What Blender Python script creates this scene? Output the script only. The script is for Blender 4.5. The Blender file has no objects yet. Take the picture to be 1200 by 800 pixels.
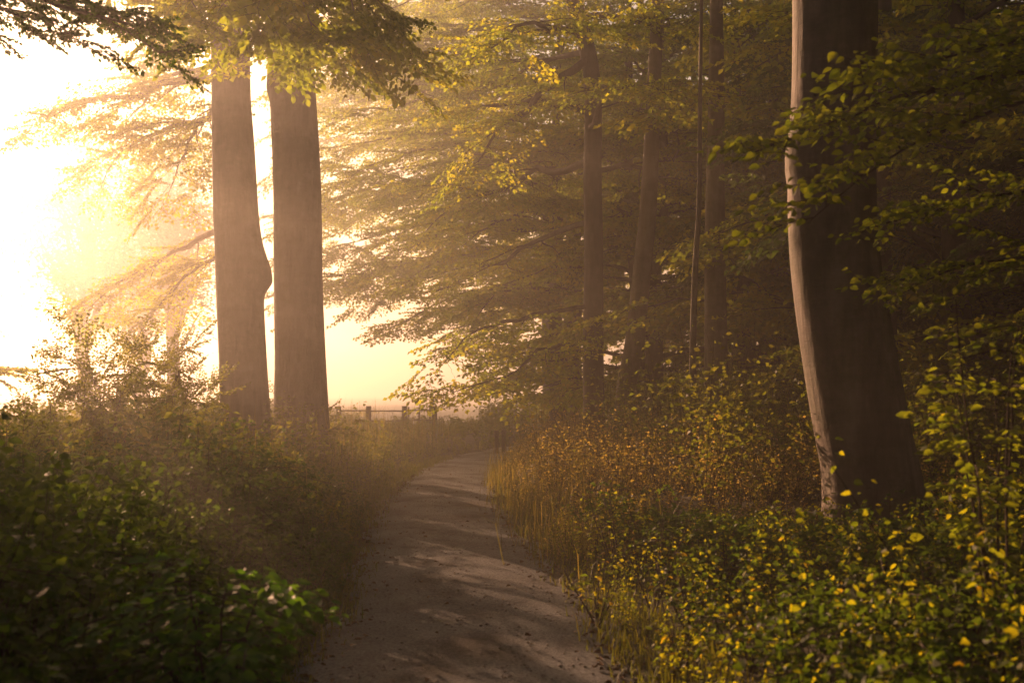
import bpy, math, random
import numpy as np
from mathutils import Vector, Matrix

# ---------------------------------------------------------------- camera, world, sun, exposure
SC = bpy.context.scene
COL = SC.collection
random.seed(7)
RNG = np.random.default_rng(11)
F_PX, CAM_H, PITCH = 1333.0, 1.5, math.atan(60 / 1333.0)     # focal length in photograph pixels

cam_data = bpy.data.cameras.new("camera")
cam_data.sensor_width = 36.0
cam_data.lens = 36.0 * F_PX / 1200.0
cam_data.clip_start, cam_data.clip_end = 0.05, 3000
cam_data.dof.use_dof = True
cam_data.dof.focus_distance = 15.0
cam_data.dof.aperture_fstop = 2.6
cam = bpy.data.objects.new("camera", cam_data)
COL.objects.link(cam)
cam.location = (0, 0, CAM_H)
cam.rotation_euler = (math.pi / 2 + PITCH, 0, 0)
SC.camera = cam

SUN_AZ, SUN_EL = math.radians(-32), math.radians(13)
SKY_STRENGTH, SUN_STRENGTH, EXPOSURE, HAZE_DENSITY = 0.05, 5.0, 1.33, 0.0078

world = bpy.data.worlds.new("World")
SC.world = world
world.use_nodes = True
wt = world.node_tree
sky = wt.nodes.new("ShaderNodeTexSky")
sky.sky_type = 'NISHITA'
sky.sun_disc = False
sky.sun_elevation = SUN_EL
sky.sun_rotation = SUN_AZ
sky.air_density = 1.0
sky.dust_density = 6.0
sky.ozone_density = 0.6
warm = wt.nodes.new("ShaderNodeMix")
warm.data_type = 'RGBA'
warm.blend_type = 'MULTIPLY'
warm.inputs[0].default_value = 1.0
warm.inputs[7].default_value = (1.0, 0.88, 0.84, 1)      # a misty sunrise sky is warm all over
wt.links.new(sky.outputs[0], warm.inputs[6])
wt.links.new(warm.outputs[2], wt.nodes["Background"].inputs[0])
wt.nodes["Background"].inputs[1].default_value = SKY_STRENGTH

sun_data = bpy.data.lights.new("sun", 'SUN')
sun_data.energy = SUN_STRENGTH
sun_data.angle = math.radians(0.5)
sun_data.color = (1.0, 0.54, 0.30)
sun = bpy.data.objects.new("sun", sun_data)
COL.objects.link(sun)
TO_SUN = Vector((math.sin(SUN_AZ) * math.cos(SUN_EL), math.cos(SUN_AZ) * math.cos(SUN_EL), math.sin(SUN_EL)))
sun.rotation_euler = TO_SUN.to_track_quat('Z', 'Y').to_euler()

SC.view_settings.view_transform = 'Standard'
SC.view_settings.look = 'None'
SC.view_settings.exposure = EXPOSURE
SC.view_settings.gamma = 1.0
SC.render.engine = 'CYCLES'
cy = SC.cycles
cy.use_denoising = True
cy.max_bounces = 5
cy.diffuse_bounces = 2
cy.glossy_bounces = 1
cy.transmission_bounces = 3
cy.volume_bounces = 0
cy.transparent_max_bounces = 4
cy.caustics_reflective = cy.caustics_refractive = False
cy.sample_clamp_indirect = 4.0
cy.use_adaptive_sampling = True
cy.adaptive_threshold = 0.02


def W(px, py, y):
    """a point seen at photograph pixel (px, py), y metres ahead"""
    d = cam.rotation_euler.to_matrix() @ Vector(((px - 600) / F_PX, (400 - py) / F_PX, -1))
    return Vector((0, 0, CAM_H)) + d * (y / d.y)


# ---------------------------------------------------------------- materials
def new_mat(name):
    m = bpy.data.materials.new(name)
    m.use_nodes = True
    t = m.node_tree
    return m, t, t.nodes["Principled BSDF"]


def noise(t, scale, detail=4, rough=0.55, coord='Object', vec=None):
    n = t.nodes.new("ShaderNodeTexNoise")
    n.inputs["Scale"].default_value = scale
    n.inputs["Detail"].default_value = detail
    n.inputs["Roughness"].default_value = rough
    if vec is None:
        tc = t.nodes.new("ShaderNodeTexCoord")
        vec = tc.outputs[coord]
    t.links.new(vec, n.inputs["Vector"])
    return n


def ramp(t, src, stops):
    r = t.nodes.new("ShaderNodeValToRGB")
    e = r.color_ramp.elements
    while len(e) < len(stops):
        e.new(0.5)
    for i, (p, c) in enumerate(stops):
        e[i].position = p
        e[i].color = (*c, 1)
    t.links.new(src, r.inputs[0])
    return r


def bark_mat(name, dark, mid, light, vscale=1.0):
    m, t, b = new_mat(name)
    tc = t.nodes.new("ShaderNodeTexCoord")
    mp = t.nodes.new("ShaderNodeMapping")
    mp.inputs["Scale"].default_value = (5 * vscale, 5 * vscale, 0.9 * vscale)
    t.links.new(tc.outputs["Object"], mp.inputs[0])
    n = noise(t, 1.0, 6, 0.6, vec=mp.outputs[0])
    mp2 = t.nodes.new("ShaderNodeMapping")
    mp2.inputs["Scale"].default_value = (1.5, 1.5, 7)
    t.links.new(tc.outputs["Object"], mp2.inputs[0])
    n2 = noise(t, 1.6, 5, 0.7, vec=mp2.outputs[0])
    mix = t.nodes.new("ShaderNodeMath")
    mix.operation = 'MULTIPLY_ADD'
    mix.inputs[1].default_value = 0.2
    t.links.new(n2.outputs[0], mix.inputs[0])
    sc = t.nodes.new("ShaderNodeMath")
    sc.operation = 'MULTIPLY'
    sc.inputs[1].default_value = 0.8
    t.links.new(n.outputs[0], sc.inputs[0])
    t.links.new(sc.outputs[0], mix.inputs[2])
    r = ramp(t, mix.outputs[0], [(0.32, dark), (0.5, mid), (0.68, light)])
    n3 = noise(t, 1.1, 7, 0.7, vec=tc.outputs["Object"])
    moss = ramp(t, n3.outputs[0], [(0.45, (1, 1, 1)), (0.56, (0.55, 0.62, 0.40)), (0.62, (0.8, 0.8, 0.7)), (0.72, (1.25, 1.3, 1.2))])
    ml = t.nodes.new("ShaderNodeMix"); ml.data_type = 'RGBA'; ml.blend_type = 'MULTIPLY'; ml.inputs[0].default_value = 0.8
    t.links.new(r.outputs[0], ml.inputs[6]); t.links.new(moss.outputs[0], ml.inputs[7])
    t.links.new(ml.outputs[2], b.inputs["Base Color"])
    b.inputs["Roughness"].default_value = 0.8
    bp = t.nodes.new("ShaderNodeBump")
    bp.inputs["Strength"].default_value = 0.8
    bp.inputs["Distance"].default_value = 0.06
    t.links.new(mix.outputs[0], bp.inputs["Height"])
    t.links.new(bp.outputs[0], b.inputs["Normal"])
    return m


def leaf_mat(name, stops, trans=1.0, tmix=0.5, rough=0.58):
    """two-sided leaf: gloss and diffuse reflection plus light let through; one colour per leaf"""
    m, t, b = new_mat(name)
    at = t.nodes.new("ShaderNodeAttribute")
    at.attribute_name = "leaf_tone"
    oi = t.nodes.new("ShaderNodeObjectInfo")
    ad = t.nodes.new("ShaderNodeMath")
    ad.operation = 'ADD'
    t.links.new(at.outputs["Fac"], ad.inputs[0])
    t.links.new(oi.outputs["Random"], ad.inputs[1])
    pp = t.nodes.new("ShaderNodeMath")
    pp.operation = 'PINGPONG'
    pp.inputs[1].default_value = 1.0
    t.links.new(ad.outputs[0], pp.inputs[0])
    n = len(stops)
    r = ramp(t, pp.outputs[0], [(i / (n - 1), s) for i, s in enumerate(stops)])
    t.links.new(r.outputs[0], b.inputs["Base Color"])
    b.inputs["Roughness"].default_value = rough
    b.inputs["Specular IOR Level"].default_value = 0.35
    tr = t.nodes.new("ShaderNodeBsdfTranslucent")
    tc = t.nodes.new("ShaderNodeMix")
    tc.data_type = 'RGBA'
    tc.blend_type = 'MULTIPLY'
    tc.inputs[0].default_value = 1.0
    tc.inputs[7].default_value = (3.5 * trans, 3.1 * trans, 0.75 * trans, 1)
    t.links.new(r.outputs[0], tc.inputs[6])
    t.links.new(tc.outputs[2], tr.inputs[0])
    mx = t.nodes.new("ShaderNodeMixShader")
    mx.inputs[0].default_value = tmix
    t.links.new(b.outputs[0], mx.inputs[1])
    t.links.new(tr.outputs[0], mx.inputs[2])
    t.links.new(mx.outputs[0], t.nodes["Material Output"].inputs["Surface"])
    return m


def plain_mat(name, a, b_, scale, rough=0.9, bump=0.3, dist=0.01):
    m, t, b = new_mat(name)
    n = noise(t, scale, 6, 0.65)
    r = ramp(t, n.outputs[0], [(0.3, a), (0.7, b_)])
    t.links.new(r.outputs[0], b.inputs["Base Color"])
    b.inputs["Roughness"].default_value = rough
    bp = t.nodes.new("ShaderNodeBump")
    bp.inputs["Strength"].default_value = bump
    bp.inputs["Distance"].default_value = dist
    t.links.new(n.outputs[0], bp.inputs["Height"])
    t.links.new(bp.outputs[0], b.inputs["Normal"])
    return m


M = {}
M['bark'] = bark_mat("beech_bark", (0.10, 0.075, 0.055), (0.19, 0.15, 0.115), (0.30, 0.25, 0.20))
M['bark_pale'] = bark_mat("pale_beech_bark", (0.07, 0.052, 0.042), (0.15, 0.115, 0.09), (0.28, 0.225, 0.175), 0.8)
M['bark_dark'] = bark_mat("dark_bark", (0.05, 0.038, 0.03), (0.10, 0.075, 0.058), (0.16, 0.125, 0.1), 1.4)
M['twig'] = plain_mat("twig_wood", (0.05, 0.035, 0.025), (0.11, 0.08, 0.055), 30)
M['leaf'] = leaf_mat("beech_leaf", [(0.045, 0.075, 0.012), (0.07, 0.10, 0.016), (0.10, 0.13, 0.018), (0.14, 0.14, 0.02)], 1.5, .65)
M['leaf_green'] = leaf_mat("green_leaf", [(0.045, 0.075, 0.014), (0.075, 0.11, 0.018), (0.11, 0.135, 0.02)], 1.2, .6)
M['leaf_fresh'] = leaf_mat("fresh_green_leaf", [(0.03, 0.085, 0.014), (0.045, 0.12, 0.018), (0.07, 0.15, 0.02)])
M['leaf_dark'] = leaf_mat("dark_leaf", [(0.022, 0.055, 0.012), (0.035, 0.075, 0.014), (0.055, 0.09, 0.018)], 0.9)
M['leaf_yellow'] = leaf_mat("yellowing_leaf", [(0.045, 0.08, 0.012), (0.11, 0.14, 0.015), (0.06, 0.10, 0.012), (0.23, 0.23, 0.018), (0.14, 0.17, 0.015), (0.06, 0.10, 0.012), (0.27, 0.19, 0.02)], 1.0, .6)
M['leaf_under'] = leaf_mat("undergrowth_leaf", [(0.035, 0.065, 0.012), (0.06, 0.09, 0.016), (0.08, 0.11, 0.018), (0.12, 0.125, 0.03)])
M['leaf_brown'] = leaf_mat("fading_leaf", [(0.12, 0.085, 0.045), (0.16, 0.125, 0.06), (0.07, 0.08, 0.02), (0.26, 0.20, 0.14)])
M['grass'] = leaf_mat("dry_grass_blade", [(0.16, 0.14, 0.05), (0.10, 0.11, 0.025), (0.22, 0.18, 0.09), (0.07, 0.09, 0.02)], 0.7)
M['grass_green'] = leaf_mat("green_grass_blade", [(0.05, 0.08, 0.015), (0.08, 0.11, 0.02), (0.12, 0.12, 0.03)], 0.8)
M['litter'] = plain_mat("dead_leaf", (0.10, 0.05, 0.02), (0.22, 0.12, 0.05), 40, 0.8)
M['post'] = plain_mat("weathered_wood", (0.09, 0.07, 0.05), (0.2, 0.16, 0.12), 25, 0.9, 0.6, 0.02)
M['stone'] = plain_mat("path_stone", (0.13, 0.11, 0.10), (0.34, 0.30, 0.28), 9, 0.85)


# ---------------------------------------------------------------- object helpers
def link(name, data, mat=None, parent=None, kind=None):
    o = bpy.data.objects.new(name, data)
    COL.objects.link(o)
    if mat and data and not data.materials:
        data.materials.append(mat)
    if parent:
        o.parent = parent
    if kind:
        o["kind"] = kind
    return o


def tag(o, label, cat, group=None, kind=None):
    o["label"], o["category"] = label, cat
    if group:
        o["group"] = group
    if kind:
        o["kind"] = kind
    return o


def thing(name, label, cat, loc, rz=0, group=None):
    o = bpy.data.objects.new(name, None)
    o.empty_display_size = 0.2
    COL.objects.link(o)
    o.location = loc
    o.rotation_euler = (0, 0, rz)
    return tag(o, label, cat, group)


def copy_tree(root, loc, rz, scale, label):
    r = root.copy()
    COL.objects.link(r)
    r.location, r.rotation_euler, r.scale = loc, (0, 0, rz), (scale,) * 3
    r["label"] = label
    for ch in list(root.children):
        c = ch.copy()
        COL.objects.link(c)
        c.parent = r
        for g in list(ch.children):
            d = g.copy()
            COL.objects.link(d)
            d.parent = c
    return r


def mesh_np(name, verts, faces, tone=None, smooth=False):
    """faces: (N,3) or (N,4) int array; tone: one value per vertex"""
    me = bpy.data.meshes.new(name)
    verts = np.asarray(verts, dtype=np.float32)
    faces = np.asarray(faces, dtype=np.int32)
    nf, k = faces.shape
    me.vertices.add(len(verts))
    me.vertices.foreach_set("co", verts.ravel())
    me.loops.add(nf * k)
    me.loops.foreach_set("vertex_index", faces.ravel())
    me.polygons.add(nf)
    me.polygons.foreach_set("loop_start", np.arange(0, nf * k, k, dtype=np.int32))
    me.polygons.foreach_set("loop_total", np.full(nf, k, dtype=np.int32))
    me.update(calc_edges=True)
    if tone is not None:
        at = me.attributes.new("leaf_tone", 'FLOAT', 'POINT')
        at.data.foreach_set("value", np.asarray(tone, dtype=np.float32))
    if smooth:
        me.polygons.foreach_set("use_smooth", np.ones(nf, dtype=bool))
    return me


class Tubes:
    """collects tapered tubes as quads"""
    def __init__(s):
        s.v, s.f, s.n = [], [], 0

    def add(s, pts, rad, sides=6, rough=0.0, squash=None):
        pts = np.asarray(pts, float)
        n = len(pts)
        rad = np.asarray(rad, float)
        tan = np.gradient(pts, axis=0)
        tan /= np.linalg.norm(tan, axis=1)[:, None] + 1e-9
        ref = np.array([0, 1.0, 0]) if abs(tan[:, 2]).mean() > 0.6 else np.array([0, 0, 1.0])
        a = np.cross(tan, ref)
        a /= np.linalg.norm(a, axis=1)[:, None] + 1e-9
        b = np.cross(tan, a)
        th = np.linspace(0, 2 * math.pi, sides, endpoint=False)
        r = rad[:, None] * np.ones((1, sides))
        if rough:
            ph = RNG.uniform(0, 6.28, 6)
            z = np.linspace(0, 1, n)[:, None] * n
            for k, (q, w) in enumerate([(2, .5), (3, .35), (5, .2), (7, .12)]):
                r = r * (1 + rough * w * np.sin(q * th[None, :] + ph[k] + 0.25 * z * math.sin(ph[k + 1])))
            r = r * (1 + rough * 0.25 * RNG.normal(size=(n, 1)) * 0.4)
        if squash is not None:
            r = r * squash(np.arange(n)[:, None], th[None, :])
        ring = pts[:, None, :] + r[:, :, None] * (np.cos(th)[None, :, None] * a[:, None, :] + np.sin(th)[None, :, None] * b[:, None, :])
        s.v.append(ring.reshape(-1, 3))
        i = np.arange(n - 1)[:, None] * sides
        j = np.arange(sides)[None, :]
        j2 = (j + 1) % sides
        q = np.stack([i + j, i + j2, i + sides + j2, i + sides + j], -1).reshape(-1, 4) + s.n
        s.f.append(q)
        s.n += n * sides

    def mesh(s, name, smooth=True):
        return mesh_np(name, np.concatenate(s.v), np.concatenate(s.f), None, smooth)


LEAF_OUT = np.array([(0, 0), (.30, .28), (.29, .62), (0, 1.0), (-.29, .62), (-.30, .28)])
LEAF_TRI = np.array([(0, 1, 2), (0, 2, 3), (0, 3, 4), (0, 4, 5)])
LEAF2_OUT = np.array([(0, 0), (.34, .5), (0, 1.0), (-.34, .5)])
LEAF2_TRI = np.array([(0, 1, 2), (0, 2, 3)])


def leaves_geo(P, A, N, S, simple=False, width=1.0, fold=0.18, tone=None):
    """leaf blades: base P, axis A, normal N, length S"""
    out, tri = (LEAF2_OUT, LEAF2_TRI) if simple else (LEAF_OUT, LEAF_TRI)
    A = A / (np.linalg.norm(A, axis=1)[:, None] + 1e-9)
    side = np.cross(A, N)
    side /= np.linalg.norm(side, axis=1)[:, None] + 1e-9
    up = np.cross(side, A)
    k = len(out)
    x = out[:, 0] * width
    y = out[:, 1]
    V = (P[:, None, :] + S[:, None, None] * (side[:, None, :] * x[None, :, None] + A[:, None, :] * y[None, :, None]
         + up[:, None, :] * (fold * np.abs(x) / 0.3 * 0.5 - 0.12 * y * y)[None, :, None]))
    Fc = (np.arange(len(P))[:, None, None] * k + tri[None]).reshape(-1, 3)
    if tone is None:
        tone = RNG.uniform(0, 1, len(P))
    return V.reshape(-1, 3), Fc, np.repeat(tone, k)


def unit(v):
    return v / (np.linalg.norm(v, axis=-1, keepdims=True) + 1e-9)


# ---- spray templates: flat alternate-leaved beech twigs, unit length along +X
def make_spray(rng, nside, leaf_len, spread=0.34):
    P, A, N, S = [], [], [], []
    segs = []

    def run(p0, d, L, first):
        m = max(3, int(L / (leaf_len * 0.55)))
        pts = []
        for i in range(m + 1):
            t = i / m
            p = p0 + d * L * t + np.array([0, 0, -0.10 * L * t * t])
            pts.append(p)
            if i >= (2 if first else 1):
                sgn = 1 if i % 2 else -1
                ang = math.radians(rng.uniform(38, 62)) * sgn
                c, s_ = math.cos(ang), math.sin(ang)
                a = np.array([d[0] * c - d[1] * s_, d[0] * s_ + d[1] * c, rng.uniform(-.45, .05)])
                P.append(p)
                A.append(a)
                N.append(np.array([rng.uniform(-.5, .5), rng.uniform(-.5, .5), 1.0]))
                S.append(leaf_len * rng.uniform(.75, 1.2) * (1 - 0.25 * t))
        P.append(pts[-1]); A.append(d + np.array([0, 0, -.25])); N.append(np.array([0.1, 0, 1.0])); S.append(leaf_len)
        segs.append((pts[0], pts[len(pts) // 2], pts[-1]))

    run(np.zeros(3), np.array([1.0, 0, 0]), 1.0, True)
    for k in range(nside):
        t = 0.12 + 0.74 * k / nside
        sg = 1 if k % 2 else -1
        ang = math.radians(rng.uniform(32, 55)) * sg
        L = spread * (1.15 - 0.75 * t) * rng.uniform(.7, 1.25)
        run(np.array([t, 0, -0.10 * t * t]), np.array([math.cos(ang), math.sin(ang), rng.uniform(-.22, .12)]), L, False)
    return dict(P=np.array(P), A=unit(np.array(A)), N=np.array(N), S=np.array(S), segs=np.array(segs))


def prism_geo(a, b, ra, rb):
    """thin twigs as slim blades between arrays of points"""
    d = unit(b - a)
    u = unit(np.cross(d, RNG.normal(0, 1, d.shape)))
    ra, rb = np.asarray(ra)[:, None] * 1.2, np.asarray(rb)[:, None] * 1.2
    V = np.stack([a - u * ra, a + u * ra, b + u * rb, b - u * rb], 1)
    Fc = np.arange(len(a) * 4).reshape(-1, 4)
    return V.reshape(-1, 3), Fc


SPRAY_COARSE = [make_spray(np.random.default_rng(100 + i), 9, 0.115, 0.5) for i in range(5)]
SPRAY_FINE = [make_spray(np.random.default_rng(200 + i), 11, 0.082, 0.46) for i in range(5)]


def assemble_sprays(pl, templates, rng, simple=True, leaf_scale=1.0, wood_r=0.004):
    """pl: list of (pos, dir, up, length). Returns leaf verts, faces, tone and twig verts, faces"""
    V, Fc, T, WV, WF = [], [], [], [], []
    n = wn = 0
    pos = np.array([p[0] for p in pl]); d = unit(np.array([p[1] for p in pl])); up = np.array([p[2] for p in pl])
    ln = np.array([p[3] for p in pl])
    yv = unit(np.cross(up, d))
    zv = np.cross(d, yv)
    R = np.stack([d, yv, zv], -1)
    which = rng.integers(0, len(templates), len(pl))
    for k, tp in enumerate(templates):
        idx = np.where(which == k)[0]
        if not len(idx):
            continue
        Rk = R[idx]
        P = (np.einsum('nij,mj->nmi', Rk, tp['P']) * ln[idx][:, None, None] + pos[idx][:, None, :]).reshape(-1, 3)
        A = np.einsum('nij,mj->nmi', Rk, tp['A']).reshape(-1, 3)
        Nn = np.einsum('nij,mj->nmi', Rk, tp['N']).reshape(-1, 3)
        Nn = Nn + rng.normal(0, .75, Nn.shape)
        A = A + rng.normal(0, .15, A.shape)
        S = (tp['S'][None, :] * ln[idx][:, None]).ravel() * leaf_scale
        base = rng.uniform(0, .5, len(idx))
        tone = (base[:, None] + rng.uniform(0, .5, (1, len(tp['P']))) * np.ones((len(idx), 1))).ravel()
        v, f, t = leaves_geo(P, A, Nn, S, simple, tone=tone)
        V.append(v); Fc.append(f + n); T.append(t); n += len(v)
        sg = np.einsum('nij,msj->nmsi', Rk, tp['segs']) * ln[idx][:, None, None, None] + pos[idx][:, None, None, :]
        a, m_, b = sg[:, :, 0].reshape(-1, 3), sg[:, :, 1].reshape(-1, 3), sg[:, :, 2].reshape(-1, 3)
        r = np.full(len(a), wood_r)
        for (p, q, r1, r2) in (((a, b, r, r * .3),) if simple else ((a, m_, r, r * .7), (m_, b, r * .7, r * .3))):
            wv, wf = prism_geo(p, q, r1, r2)
            WV.append(wv); WF.append(wf + wn); wn += len(wv)
    return np.concatenate(V), np.concatenate(Fc), np.concatenate(T), np.concatenate(WV), np.concatenate(WF)


def bez(p0, p1, sag, n=14, wob=0.0, rng=None, rise=0.0):
    """limb centreline from p0 to p1; sag>0 arches it upward in the middle; rise lifts the start"""
    p0, p1 = np.array(p0, float), np.array(p1, float)
    t = np.linspace(0, 1, n)[:, None]
    L = np.linalg.norm(p1 - p0)
    pts = p0 + (p1 - p0) * t
    pts[:, 2] += (sag * L * 4 * t * (1 - t))[:, 0]
    if wob and rng is not None:
        w = np.cumsum(rng.normal(0, wob * L / n, (n, 3)), axis=0)
        w -= w * (1 - t) * 0
        pts += w * (t * (1 - t) * 2.2)
    return pts


class TreeBuilder:
    def __init__(s, seed):
        s.rng = np.random.default_rng(seed)
        s.sprays = []
        s.limbs = []          # (points, radii)
        s.sub = Tubes()
        s.has_sub = False

    def limb(s, p0, p1, r0, sag=0.05, start=0.22, sub_len=0.42, step=0.46, spray=0.95, dens=1.0, droop=0.12, n=14, wob=0.25):
        rng = s.rng
        pts = bez(p0, p1, sag, n, wob * 1.6, rng)
        L = np.linalg.norm(np.diff(pts, axis=0), axis=1).sum()
        rad = r0 * (1 - np.linspace(0, 1, n) * 0.86) ** 1.0
        s.limbs.append((pts, rad))
        t = start
        sg = rng.choice([-1, 1])
        cum = np.linspace(0, 1, n)

        def at(u):
            return np.array([np.interp(u, cum, pts[:, k]) for k in range(3)])

        while t < 1.0:
            if rng.uniform() < dens:
                p = at(t)
                d = unit(at(min(1, t + .06)) - at(max(0, t - .06)))
                ang = math.radians(rng.uniform(35, 65)) * sg
                c, s_ = math.cos(ang), math.sin(ang)
                sd = np.array([d[0] * c - d[1] * s_, d[0] * s_ + d[1] * c, d[2] * .6 + rng.uniform(-.18, .22)])
                sl = L * sub_len * (1.12 - t * .85) * rng.uniform(.6, 1.15)
                s.subbranch(p, sd, max(sl, .5), max(np.interp(t, cum, rad) * .45, .006), spray, droop)
            t += step / L * rng.uniform(.7, 1.3)
            sg = -sg
        s.sprays.append((pts[-1], pts[-1] - pts[-2], (0, 0, 1), spray * rng.uniform(.9, 1.2)))

    def subbranch(s, p, d, L, r, spray, droop):
        rng = s.rng
        d = unit(np.array(d))
        n = 6
        t = np.linspace(0, 1, n)[:, None]
        pts = p + d * L * t
        pts[:, 2] -= (droop * L * t * t)[:, 0]
        pts[1:] += np.cumsum(rng.normal(0, .02 * L, (n - 1, 3)), axis=0)
        s.sub.add(pts, r * (1 - .8 * t[:, 0]), 4)
        s.has_sub = True
        u = 0.15
        sg = 1
        while u < 1.0:
            k = u * (n - 1)
            i = min(int(k), n - 2)
            q = pts[i] + (pts[i + 1] - pts[i]) * (k - i)
            ang = math.radians(rng.uniform(25, 60)) * sg
            c, s_ = math.cos(ang), math.sin(ang)
            dd = np.array([d[0] * c - d[1] * s_, d[0] * s_ + d[1] * c, rng.uniform(-.42, .12)])
            up = (rng.normal(0, .38), rng.normal(0, .38), 1)
            s.sprays.append((q, dd, up, spray * rng.uniform(.6, 1.1)))
            u += (0.40 * spray / L) * rng.uniform(.7, 1.3)
            sg = -sg
        s.sprays.append((pts[-1], d - np.array([0, 0, .15]), (0, 0, 1), spray))

    def build(s, root, leaf, templates=SPRAY_COARSE, simple=True, leaf_scale=1.0, bark=None, limb_parts=True, wood_r=0.004):
        bark = bark or M['bark_dark']
        if limb_parts:
            for pts, rad in s.limbs:
                tb = Tubes()
                tb.add(pts, rad, 8, 0.12)
                link("limb", tb.mesh("limb"), bark, root)
        v, f, t, wv, wf = assemble_sprays(s.sprays, templates, s.rng, simple, leaf_scale, wood_r)
        tb = s.sub
        tb.v.append(wv); tb.f.append(wf + tb.n); tb.n += len(wv)
        link("branches", tb.mesh("branches", False), M['twig'], root, kind="stuff")
        return link("crown", mesh_np("crown", v, f, t), leaf, root, kind="stuff")


def trunk_mesh(name, pts, rad, sides=28, flare=1.0, knobs=(), rough=0.07, sub=5):
    """smooth lofted trunk with buttressed foot; knobs: (height, angle, size)"""
    pts = np.array(pts, float)
    rad = np.array(rad, float)
    n = len(pts)
    m = (n - 1) * sub + 1
    ti = np.linspace(0, n - 1, m)

    def cat(arr, ti):
        out = []
        for x in ti:
            i = min(int(x), n - 2)
            f = x - i
            p0, p1, p2, p3 = arr[max(i - 1, 0)], arr[i], arr[i + 1], arr[min(i + 2, n - 1)]
            out.append(0.5 * (2 * p1 + (p2 - p0) * f + (2 * p0 - 5 * p1 + 4 * p2 - p3) * f * f + (3 * p1 - p0 - 3 * p2 + p3) * f ** 3))
        return np.array(out)

    P, R = cat(pts, ti), cat(rad[:, None], ti)[:, 0]
    h = P[:, 2] - P[0, 2]
    
    th = np.linspace(0, 2 * math.pi, sides, endpoint=False)
    r = R[:, None] * np.ones((1, sides))
    ph = RNG.uniform(0, 6.28, 8)
    for k, (q, w, z) in enumerate([(2, .5, .5), (3, .4, .8), (5, .3, .4), (8, .12, 1.3), (1, .5, 1.7)]):
        r = r * (1 + rough * w * np.sin(q * th[None] + ph[k] + z * h[:, None] * math.sin(ph[k])))
    fl = (np.exp(-h / 0.32) * .8 + np.exp(-h / 1.1) * .25)[:, None] * flare
    r = r * (1 + .035 * np.exp(-h / 1.6)[:, None] * np.sin(9 * th + ph[5] + .3 * h[:, None]))
    r = r * (1 + fl * (0.32 + 0.22 * np.sin(5 * th + ph[6])[None] + 0.12 * np.sin(3 * th + ph[7])[None]))
    for (kh, ka, ks, kw) in knobs:
        dz = (h[:, None] - kh)
        w = np.where(dz < 0, kw * .4, kw)
        da = np.angle(np.exp(1j * (th[None] - ka)))
        r = r + ks * np.exp(-(dz / w) ** 2) * np.exp(-(da / 0.75) ** 2)
    V = np.stack([P[:, 0:1] + r * np.cos(th), P[:, 1:2] + r * np.sin(th), P[:, 2:3] * np.ones((1, sides))], -1)
    i = np.arange(m - 1)[:, None] * sides
    j = np.arange(sides)[None]
    j2 = (j + 1) % sides
    q = np.stack([i + j, i + j2, i + sides + j2, i + sides + j], -1).reshape(-1, 4)
    return mesh_np(name, V.reshape(-1, 3), q, None, True)


# ---------------------------------------------------------------- ground and path
def path_centre(y):
    ys = [-12, 0, 5.9, 8.0, 11, 14.5, 19, 23, 28, 34, 42, 60]
    xs = [0.3, -0.10, -0.245, -0.32, -0.62, -0.92, -1.05, -1.02, -0.4, 1.2, 4.0, 9.0]
    return np.interp(y, ys, xs)


def path_half(y):
    return np.interp(y, [0, 6, 12, 23, 40], [0.88, 0.87, 0.84, 0.72, 0.72])


def verge(x, y):
    """distance outside the path edge, signed side lost"""
    return np.maximum(np.abs(x - path_centre(y)) - path_half(y), 0)


def ground_z(x, y):
    v = verge(x, y)
    k = np.clip(v / 1.2, 0, 1)
    k = k * k * (3 - 2 * k)
    z = 0.14 * k + k * (0.05 * np.sin(x * 0.9 + 1.3) * np.cos(y * 0.7) + 0.03 * np.sin(x * 2.3 + y * 1.9))
    far = np.clip((np.hypot(x, y - 10) - 40) / 100, 0, 1)
    z = z + far * 0.5 * np.sin(x * 0.02 + 1) * np.cos(y * 0.017)
    z = z - np.clip((-x - 14) / 30, 0, 1) * 0.5
    return z


xs = np.concatenate([-np.geomspace(400, 9, 26), np.linspace(-8.6, 9, 80), np.geomspace(9.4, 400, 26)])
ys = np.concatenate([-np.geomspace(400, 4, 14), np.linspace(-3.5, 32, 110), np.geomspace(32.6, 500, 30)])
X, Y = np.meshgrid(xs, ys)
V = np.stack([X, Y, ground_z(X, Y)], -1).reshape(-1, 3)
nx, ny = len(xs), len(ys)
i = np.arange(ny - 1)[:, None] * nx
j = np.arange(nx - 1)[None]
Q = np.stack([i + j, i + j + 1, i + nx + j + 1, i + nx + j], -1).reshape(-1, 4)
M['ground'] = plain_mat("meadow_and_leaf_mould", (0.035, 0.035, 0.015), (0.10, 0.085, 0.04), 2.2, 0.95, 0.8, 0.05)
link("ground", mesh_np("ground", V, Q, None, True), M['ground'], kind="structure")

m, t, b = new_mat("gravel_path")
n1 = noise(t, 55, 5, 0.75)
n2 = noise(t, 1.3, 5, 0.6)
n3 = noise(t, 260, 2, 0.6)
r1 = ramp(t, n1.outputs[0], [(0.30, (0.12, 0.125, 0.14)), (0.5, (0.32, 0.34, 0.375)), (0.70, (0.56, 0.59, 0.64))])
r2 = ramp(t, n2.outputs[0], [(0.32, (0.5, 0.44, 0.38)), (0.5, (0.9, 0.88, 0.85)), (0.68, (1.15, 1.13, 1.1))])
mx = t.nodes.new("ShaderNodeMix"); mx.data_type = 'RGBA'; mx.blend_type = 'MULTIPLY'; mx.inputs[0].default_value = 1
t.links.new(r1.outputs[0], mx.inputs[6]); t.links.new(r2.outputs[0], mx.inputs[7])
t.links.new(mx.outputs[2], b.inputs["Base Color"])
b.inputs["Roughness"].default_value = 0.95
b.inputs["Specular IOR Level"].default_value = 0.2
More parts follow.
